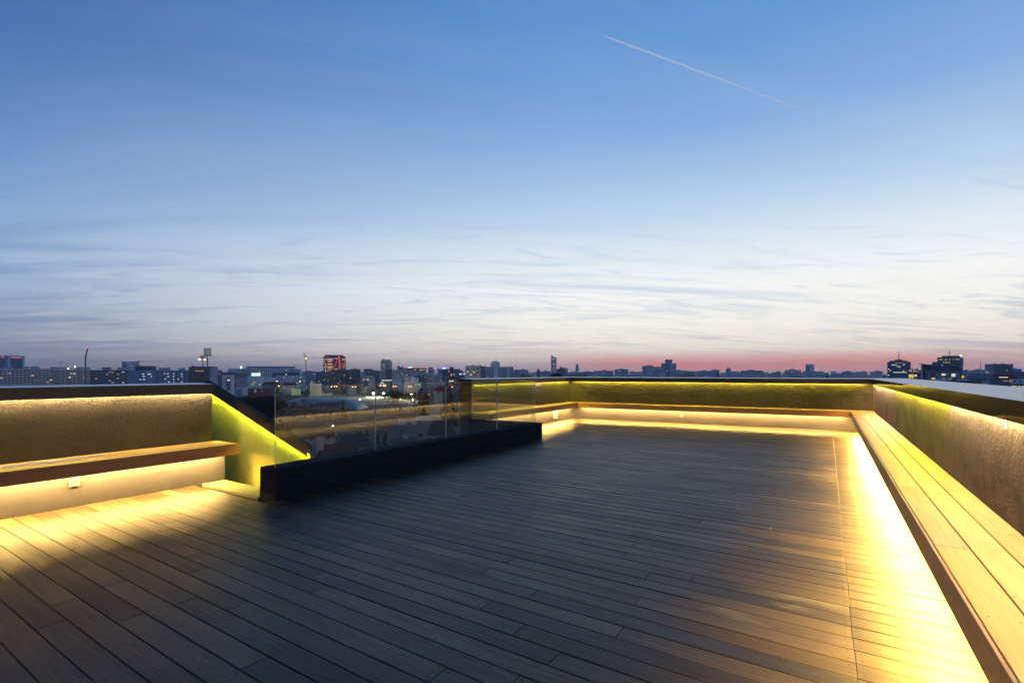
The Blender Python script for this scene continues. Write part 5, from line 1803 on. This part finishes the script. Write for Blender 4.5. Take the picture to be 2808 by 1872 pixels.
def lattice(label, u, v_top, D, base_w, mat='steel', light=True):
    x, y = W(u, D)
    k = D / F
    root = empty('radio_mast', (x, y, GROUND), TH, label, 'mast')
    H = Zof(v_top, D) - GROUND
    mb = MB()
    r = lambda t: base_w * k / 2 * (1 - t) ** 1.6 + 0.25
    n = 12
    for sx, sy in ((-1, -1), (1, -1), (1, 1), (-1, 1)):
        for i in range(n):
            a, c = i / n, (i + 1) / n
            mb.tube((sx * r(a), sy * r(a), H * a), (sx * r(c), sy * r(c), H * c), 0.25, 0.25, 4)
            s2 = -sx if i % 2 else sx
            mb.tube((s2 * r(a), -r(a), H * a), (-s2 * r(c), -r(c), H * c), 0.14, 0.14, 4)
    mb.build('lattice', M[mat], root)
    if light:
        mb = MB(); sphere(mb, (0, 0, H + 0.5), 0.7 * k); mb.build('beacon', M['red_light'], root)


lattice('slender lattice mast with a pinkish tip near the right edge', 2689, 989.5, 1500, 9, 'rose')
lattice('thin white radio mast right of the wide apartment block', 1416.5, 983, 1700, 8, 'pale', False)
lattice('thin dark red mast on the horizon at the centre', 1605, 1005, 2600, 3, 'rose')
lattice('faint mast on the horizon right of the dark red mast', 1627, 1008.5, 2600, 2.5, 'steel', False)


def street_lamp(label, u, v, D, mat='lamp_orange', r=0.55, group='street lamps', power=0):
    x, y = W(u, D)
    root = empty('street_lamp', (x, y, GROUND), TH, label, 'street lamp', group)
    z = Zof(v, D) - GROUND
    mb = MB()
    mb.tube((0, 0.9, 0), (0, 0.9, z + 0.1), 0.09, 0.06, 5)
    mb.tube((0, 0.9, z + 0.1), (0, 0.0, z + 0.25), 0.05, 0.05, 4)
    mb.build('pole', M['steel'], root)
    mb = MB()
    sphere(mb, (0, 0, z), r, 8, 5, 0.8)
    mb.build('lamp_head', M[mat], root)
    if power:
        l = bpy.data.lights.new('lamp_light', 'POINT')
        l.energy = power
        l.color = (1.0, 0.9, 0.62) if mat == 'lamp_white' else (1, 0.55, 0.2)
        l.shadow_soft_size = 0.5
        lo = bpy.data.objects.new('lamp_light', l)
        COL.objects.link(lo)
        lo.parent = root
        lo.location = (0, -1.2, z - 0.3)


for (u, v, D, lab) in ((734, 1057.3, 730, 'orange street lamp just right of the mauve block'), (764.5, 1058, 730, 'orange street lamp over the top edge of the first glass panel'), (909, 1059.5, 700, 'orange street lamp, first of the close trio above the changing shed'),
                       (917.5, 1059, 700, 'orange street lamp, middle of the trio above the changing shed'), (923, 1059, 700, 'orange street lamp, right one of the trio above the changing shed'), (967, 1060, 690, 'orange street lamp, left of the pair above the yellow gabled house'), (975, 1059.6, 690, 'orange street lamp, right of the pair above the yellow gabled house'),
                       (1043.5, 1057.7, 690, 'small orange street lamp at the left foot of the greenish office'), (1052, 1057.5, 690, 'small orange street lamp in the middle before the greenish office'), (1057, 1057.5, 690, 'small orange street lamp at the right before the greenish office'),
                       (1078.6, 1059, 680, 'orange street lamp in front of the blank warehouse wall'), (1085, 1059, 680, 'orange street lamp right of the warehouse one'), (1120.5, 1059.8, 640, 'orange street lamp left of the cream block'), (1127.3, 1059.6, 640, 'bright orange street lamp under the cream block'),
                       (759.5, 1045, 820, 'orange street lamp at the white block corner'), (800.5, 1114, 420, 'orange street lamp among bare trees in front of the air dome'), (1174.5, 1081.2, 400, 'orange street lamp beside the dark low house'), (822.7, 1045.5, 840, 'orange lamp at the foot of the wide white block'), (1240, 1060, 400, 'faint orange street lamp by the parapet end')):
    street_lamp(lab, u, v, D, 'lamp_orange', 0.95 * D / F * 1.25)
for (u, v, D, lab, p) in ((1024, 1077.8, 655, 'white pitch lamp on a pole left of the glass joint', 60000), (1052, 1078, 665, 'white pitch lamp on a pole right of the glass joint', 60000), (1110.5, 1080.2, 610, 'bright white pitch lamp, left of the brightest one', 60000), (1129, 1080.8, 590, 'brightest white pitch lamp behind the bushes', 80000)):
    street_lamp(lab, u, v, D, 'lamp_white', (2.4 if u < 1120 else 3.2) * D / F, 'lamps round the lit pitch', p)
street_lamp('white street lamp beside the maroon-roofed white house', 913, 1167, 182, 'lamp_white', 0.22, 'street lamps', 250)
street_lamp('small white lamp at the near edge of the pitch', 987, 1095.5, 520, 'lamp_white', 0.42, 'lamps round the lit pitch', 0)

# --- lit pitch, air dome, scoreboard
def quad_on_ground(name, pts, z, mat, label, kind='structure'):
    mb = MB()
    P4 = [(*W(u, D), GROUND + z) for u, D in pts]
    mb.face(P4)
    o = mb.build(name, mat)
    tag(o, label, kind=kind)
    return o


M['pitch'] = plain('pale sports ground', (0.40, 0.40, 0.28), 0.9, 0.15, 0.05)
M['track'] = plain('running track', (0.30, 0.16, 0.11), 0.9, 0.12, 0.08)
quad_on_ground('pitch', [(850, 520), (1170, 500), (1150, 716), (845, 716)], 0.05, M['pitch'], 'pale floodlit sports ground')
quad_on_ground('running_track', [(930, 530), (1120, 520), (1100, 570), (950, 580)], 0.10, M['track'], 'reddish running track strip on the sports ground')
mb = MB()
nx, ny = 56, 14
D0 = 430
k0 = D0 / F
x0, y0 = W(868, D0)
root = empty('air_dome', (x0, y0, GROUND), TH, 'white air-supported dome with two humps behind bare trees', 'air dome')
w, d = 222 * k0, 36
H1, H2 = Zof(1091.5, D0) - GROUND, Zof(1094.5, D0) - GROUND


def dome_h(t):
    a = max(0.0, 1 - ((t - 0.33) / 0.36) ** 2) ** 0.5 * H1 if abs(t - 0.33) < 0.36 else 0
    c = max(0.0, 1 - ((t - 0.69) / 0.31) ** 2) ** 0.5 * H2 if abs(t - 0.69) < 0.31 else 0
    return (a ** 6 + c ** 6) ** (1 / 6)


rows = []
for i in range(nx + 1):
    t = i / nx
    row = []
    for j in range(ny + 1):
        q = math.pi * j / ny
        hh = dome_h(t)
        rib = 1 + 0.012 * math.cos(t * nx * math.pi)
        row.append(((t - 0.5) * w, d / 2 - d / 2 * math.cos(q), hh * math.sin(q) ** 0.75 * rib))
    rows.append(row)
for i in range(nx):
    for j in range(ny):
        mb.face([rows[i][j], rows[i + 1][j], rows[i + 1][j + 1], rows[i][j + 1]])
mb.build('membrane', plain('white membrane', (0.30, 0.35, 0.40), 0.45, 0.08, 0.3), root, True)
mb = MB()
mb.box(-w / 2 - 0.3, w / 2 + 0.3, -0.4, 0.0, 0, 0.8)
mb.build('skirt', M['slate'], root)

k1 = 640 / F
x, y = W(811, 640)
root = empty('scoreboard', (x, y, GROUND), TH, 'back-lit scoreboard panel with upright pale stripes', 'scoreboard')
zs0, zs1 = Zof(1083.5, 640) - GROUND, Zof(1065, 640) - GROUND
mb = MB(); mb.box(-13 * k1, 13 * k1, 0.1, 1.2, zs0, zs1); mb.build('panel', M['dark'], root)
for i in range(6):
    mb = MB(); xx = (-11 + i * 4.4) * k1
    mb.box(xx - 1.15 * k1, xx + 1.15 * k1, 0.0, 0.08, zs0 + 0.4, zs1 - 0.2); mb.build('light_stripe', M['scoreboard'], root)
for xx in (-9, -3, 3, 9, 17):
    mb = MB(); mb.tube((xx * k1, 0.6, 0), (xx * k1, 0.6, zs0), 0.25, 0.25, 5); mb.build('leg', M['steel'], root)
mb = MB(); mb.box(13.2 * k1, 19 * k1, 0.3, 1.2, zs0 - 0.5, zs0 + 0.6); mb.build('walkway', M['pale'], root)

# ------------------------------------------------------------------ trees
def bare_tree_parts(seed, H, spread, levels=5, bushy=1.0):
    rnd = random.Random(seed)
    trunk, crown = MB(), MB()

    def grow(p, d, L, r, lev):
        q = p + d * L
        (trunk if lev <= 1 else crown).tube(p, q, r, r * 0.68, 5 if lev <= 1 else 3)
        if lev >= levels:
            for _ in range(int(6 * bushy)):
                dd = (d + Vector((rnd.uniform(-1, 1), rnd.uniform(-1, 1), rnd.uniform(-0.5, 0.9))) * 0.9).normalized()
                s = q - d * L * rnd.random() * 0.7
                e = s + dd * L * rnd.uniform(0.7, 1.2)
                sd = dd.orthogonal().normalized() * 0.05
                crown.face([s - sd, s + sd, e])
            return
        n = 3 if lev < 3 else 2
        for i in range(n):
            a = 2 * math.pi * (i + rnd.random() * 0.7) / n
            u = d.orthogonal().normalized()
            v = d.cross(u)
            tilt = rnd.uniform(0.35, 0.75) * spread
            nd = (d + (u * math.cos(a) + v * math.sin(a)) * tilt + Vector((0, 0, 0.12))).normalized()
            grow(q, nd, L * rnd.uniform(0.66, 0.84), r * 0.62, lev + 1)
    grow(Vector((0, 0, 0)), Vector((rnd.uniform(-.06, .06), rnd.uniform(-.06, .06), 1)).normalized(), H * 0.27, H * 0.016, 0)
    return trunk, crown


def conifer_parts(seed, H, R0):
    rnd = random.Random(seed)
    trunk, crown = MB(), MB()
    trunk.tube((0, 0, 0), (0, 0, H * 0.96), H * 0.018, 0.03, 6)
    z = H * 0.07
    while z < H * 0.99:
        rr = R0 * (1 - z / H) ** 0.85 * rnd.uniform(0.8, 1.15) + 0.15
        for i in range(11):
            a = rnd.uniform(0, 2 * math.pi)
            d = Vector((math.cos(a), math.sin(a), 0))
            s = Vector((0, 0, z))
            t = Vector((-math.sin(a), math.cos(a), 0))
            for q in range(4):
                f0, f1 = q / 4, (q + 1) / 4
                p0 = s + d * rr * f0 + Vector((0, 0, -rr * 0.35 * f0 * f0))
                p1 = s + d * rr * f1 + Vector((0, 0, -rr * 0.35 * f1 * f1))
                w = rr * 0.22 * (1 - f1 * 0.6)
                crown.face([p0 - t * w * rnd.uniform(.6, 1), p0 + t * w * rnd.uniform(.6, 1), p1 + t * w * 0.4 + Vector((0, 0, -0.3 * rnd.random())), p1 - t * w * 0.5])
        z += H * 0.022
    return trunk, crown


M['twig'] = plain('bare twigs', (0.040, 0.034, 0.030), 0.95, 0.25, 0.4, 0, 0.1)
M['twig_green'] = plain('budding twigs', (0.050, 0.055, 0.030), 0.95, 0.25, 0.4, 0, 0.1)
M['needle'] = plain('dark needles', (0.016, 0.024, 0.018), 0.9, 0.35, 0.8, 0, 0.15)


def proto(kind, seed, H, sp, mat='twig', **kw):
    t, c = (conifer_parts(seed, H, sp) if kind == 'conifer' else bare_tree_parts(seed, H, sp, **kw))
    r = empty('conifer' if kind == 'conifer' else 'bare_tree', (0, 0, GROUND))
    t.build('trunk', M['bark'], r)
    c.build('crown', M['needle' if kind == 'conifer' else mat], r)
    return r


def plant(p, first, u, D, v_top, H0, label, group, rz, cat='tree'):
    o = p if first else copy_tree(p)
    x, y = W(u, D)
    o.location = (x, y, GROUND)
    s = (Zof(v_top, D) - GROUND) / H0
    o.scale = (s, s, s)
    o.rotation_euler = (0, 0, rz)
    tag(o, label, cat, group)


protos = [proto('bare', 3, 14, 1.0), proto('bare', 8, 14, 0.85), proto('bare', 15, 14, 1.15), proto('bare', 21, 14, 1.2, 'twig_green', bushy=2.0)]
used = [False] * 4
trnd = random.Random(5)
H0s = []
for p in protos:
    cr = [c for c in bpy.data.objects if c.parent == p and c.name.startswith('crown')][0]
    H0s.append(max(v.co.z for v in cr.data.vertices))


def bare(u, D, v, label, group, k=None):
    k = trnd.randrange(3) if k is None else k
    plant(protos[k], not used[k], u, D, v, H0s[k], label, group, trnd.uniform(0, 6.28))
    used[k] = True


wood_lab = 'bare dark tree in the winter wood between the sloping cap and the air dome'
for i in range(90):
    t = i / 89
    D = trnd.uniform(230, 400)
    u = lerp(582, 760, t) + trnd.uniform(-6, 6)
    v = trnd.uniform(1076, 1092) + (400 - D) * 0.05
    bare(u, D, v, wood_lab, 'bare trees of the winter wood')
for i in range(14):
    D = trnd.uniform(150, 215)
    bare(lerp(600, 752, i / 13) + trnd.uniform(-5, 5), D, trnd.uniform(1125, 1150), 'low budding greenish tree at the near edge of the winter wood', 'budding trees at the near edge of the wood', 3)
for i in range(15):
    D = trnd.uniform(330, 390)
    bare(lerp(762, 925, i / 14) + trnd.uniform(-4, 4), D, trnd.uniform(1095, 1108), 'bare tree standing in front of the white air dome', 'bare trees in front of the air dome')
for i in range(9):
    D = trnd.uniform(400, 470)
    bare(lerp(1068, 1112, i / 8) + trnd.uniform(-3, 3), D, trnd.uniform(1060, 1074), 'olive bare tree in the clump between the pitch lamps', 'trees between the pitch lamps', 3)
for i in range(8):
    D = trnd.uniform(360, 420)
    bare(lerp(1132, 1200, i / 7) + trnd.uniform(-4, 4), D, trnd.uniform(1062, 1078), 'bare tree in the clump right of the brightest pitch lamp', 'trees right of the pitch lamps')
for (u, D, v) in ((948, 860, 1038), (962, 850, 1036), (972, 840, 1040), (952, 700, 1050), (940, 690, 1052), (1030, 620, 1060), (862, 700, 1052), (835, 430, 1086), (1255, 330, 1066)):
    bare(u, D, v, {948: 'dark bare tree under the brick block, left of three', 962: 'dark bare tree under the brick block, middle of three', 972: 'dark bare tree under the brick block, right of three', 952: 'bare tree behind the barn roof near the yellow house', 940: 'bare tree behind the barn roof near the changing shed',
                     1030: 'bare tree right of the ornate villa', 862: 'bare tree beside the blank cream wall', 835: 'bare tree at the left edge of the pitch', 1255: 'bare tree close to the parapet end'}[u], 'scattered bare trees')
cons = [proto('conifer', 2, 15, 3.2), proto('conifer', 9, 15, 4.2)]
cu = [False, False]
for (u, D, v, k, lab) in ((940, 360, 1094, 1, 'dark pointed conifer in front of the right hump of the air dome'), (1231, 300, 1055, 1, 'broad dark conifer by the parapet end'), (1218, 310, 1068, 0, 'smaller conifer left of the broad one by the parapet end'),
                       (1006, 195, 1172, 1, 'dark conifer beside the narrow cream house, left of three'), (1035, 190, 1176, 0, 'dark conifer below the glass, middle of three'), (1058, 198, 1178, 1, 'dark conifer below the glass, right of three'),
                       (1165, 360, 1068, 0, 'slim conifer by the dark low house'), (2700, 620, 1020, 1, 'dark conifer between far houses near the right edge'), (2425, 900, 1022, 0, 'conifer left of the glass office block'), (1968, 1300, 1017.5, 1, 'far conifer poking over the far wall'), (2268, 900, 1025, 1, 'far conifer right of the podium')):
    plant(cons[k], not cu[k], u, D, v, 15, lab, 'dark conifers', trnd.uniform(0, 6), 'conifer')
    cu[k] = True

# ------------------------------------------------------------------ far skyline that reads as one mass
def skyline():
    rnd = random.Random(42)
    mb = MB()
    mats = ['grey', 'blue', 'slate', 'tan', 'lit_warm', 'lit_dim']

    def block(u, D, w, h, dep, m):
        x, y = W(u, D)
        c = Vector((x, y, 0))
        ax, ay = Vector((CT, ST, 0)), Vector((-ST, CT, 0))
        b = [c - ax * w / 2, c + ax * w / 2, c + ax * w / 2 + ay * dep, c - ax * w / 2 + ay * dep]
        mb.mi = m
        mb.hexa([(p.x, p.y, GROUND) for p in b], [(p.x, p.y, GROUND + h) for p in b], skip=('bottom',))
        if rnd.random() < 0.5:
            e = w * rnd.uniform(0.15, 0.3)
            o = ax * w * rnd.uniform(-0.25, 0.25) + ay * 2
            q = [c + o - ax * e / 2, c + o + ax * e / 2, c + o + ax * e / 2 + ay * 5, c + o - ax * e / 2 + ay * 5]
            mb.hexa([(p.x, p.y, GROUND + h) for p in q], [(p.x, p.y, GROUND + h + rnd.uniform(1.5, 3.5)) for p in q], skip=('bottom',))
        for _ in range(rnd.choice((0, 0, 1, 1, 2, 3))):
            mb.mi = rnd.choice((4, 5, 5))
            s = 0.9 * D / F * 1.1
            xx = rnd.uniform(-0.4, 0.4) * w
            zz = GROUND + h * rnd.uniform(0.45, 0.92)
            p = c + ax * xx - ay * 0.15
            mb.face([(p.x - ax.x * s / 2, p.y - ax.y * s / 2, zz), (p.x + ax.x * s / 2, p.y + ax.y * s / 2, zz), (p.x + ax.x * s / 2, p.y + ax.y * s / 2, zz + s * 0.8), (p.x - ax.x * s / 2, p.y - ax.y * s / 2, zz + s * 0.8)])
    for i in range(1000):
        D = rnd.uniform(1050, 1900) if i < 420 else rnd.uniform(1900, 5200)
        u = rnd.uniform(-900, 3700)
        if D < 1900:
            h = rnd.choice((9, 12, 15, 18, 21, 24, 27))
        else:
            h = rnd.choice((15, 18, 24, 27, 30, 33, 33, 36, 39)) * (1 + 0.00004 * (D - 1900))
        block(u, D, rnd.uniform(14, 60), h, rnd.uniform(12, 30), rnd.randrange(4))
    o = mb.build('distant_city', [M[q] for q in mats])
    tag(o, 'hazy mass of small buildings along the whole skyline', kind='stuff')
    # low roofs filling the middle distance
    mb2 = MB()
    mb = mb2
    for i in range(420):
        D = rnd.uniform(480, 1050)
        u = rnd.uniform(-700, 3500)
        if 640 < u < 1260 and D < 690:
            continue
        block(u, D, rnd.uniform(9, 22), rnd.uniform(5, 12), rnd.uniform(8, 14), rnd.randrange(4))
    o = mb2.build('low_rooftops', [M[q] for q in mats])
    tag(o, 'jumble of low roofs filling the middle distance', kind='stuff')


skyline()

# ------------------------------------------------------------------ condensation trails high up
def contrail(label, pts, width, alpha):
    """a long thin tube of thin cloud at 9 km height, seen at its real distance"""
    m = bpy.data.materials.new('thin ice cloud')
    m.use_nodes = True
    k = NT(m.node_tree)
    k.n.clear()
    out = k.new('ShaderNodeOutputMaterial')
    tl = k.new('ShaderNodeBsdfTranslucent')
    tl.inputs[0].default_value = (0.95, 0.96, 1.0, 1)
    tr = k.new('ShaderNodeBsdfTransparent')
    mx = k.new('ShaderNodeMixShader')
    at = k.new('ShaderNodeAttribute', attribute_name='tone')
    sp = k.new('ShaderNodeSeparateColor')
    k.link(at.outputs['Color'], sp.inputs[0])
    lw = k.new('ShaderNodeLayerWeight')
    lw.inputs[0].default_value = 0.5
    soft = k.math('POWER', k.math('SUBTRACT', 1.0, lw.outputs['Facing'], clamp=True), 1.4)
    k.link(k.math('MULTIPLY', k.math('MULTIPLY', sp.outputs[0], soft), alpha), mx.inputs[0])
    k.link(tr.outputs[0], mx.inputs[1])
    k.link(tl.outputs[0], mx.inputs[2])
    k.link(mx.outputs[0], out.inputs[0])
    mb = MB()
    P = []
    for (u, v) in pts:
        up = (HV - v) / F
        D = (9000 - EYE) / up
        x, y = W(u, D)
        P.append(Vector((x, y, 9000)))
    n = 40
    for i in range(n):
        a, c = P[0].lerp(P[1], i / n), P[0].lerp(P[1], (i + 1) / n)
        t = (i + 0.5) / n
        f = min(1, t / 0.06) * (1 - t) ** 0.75
        mb.tone = (max(f, 0.01), 0.2, 0.2)
        w0 = width * min(1, 0.15 + (i / n) * 6) * (1 + 0.6 * i / n)
        w1 = width * min(1, 0.15 + ((i + 1) / n) * 6) * (1 + 0.6 * (i + 1) / n)
        i0 = len(mb.v)
        mb.tube(a, c, w0, w1, 12)
        for _ in range(2):
            mb.f.pop(); mb.m.pop(); mb.t.pop()
    o = mb.build('contrail', m, None, True)
    tag(o, label, 'contrail')


contrail('bright thin contrail slanting down towards the right', [(1622, 86), (2330, 350)], 40, 0.46)
contrail('very faint long contrail in the upper left sky', [(560, 30), (1900, 420)], 40, 0.022)

# ------------------------------------------------------------------ the air over the city
def haze():
    m = bpy.data.materials.new('evening haze')
    m.use_nodes = True
    k = NT(m.node_tree)
    k.n.clear()
    o = k.new('ShaderNodeOutputMaterial')
    v = k.new('ShaderNodeVolumePrincipled')
    v.inputs['Color'].default_value = (0.90, 0.93, 1.0, 1)
    v.inputs['Density'].default_value = 1.0e-4
    k.link(v.outputs[0], o.inputs['Volume'])
    mb = MB()
    mb.box(-7100, 7100, -7100, 7100, GROUND - 1.0, 125)
    tag(mb.build('haze', m), 'thin bluish evening haze over the city', kind='stuff')


haze()
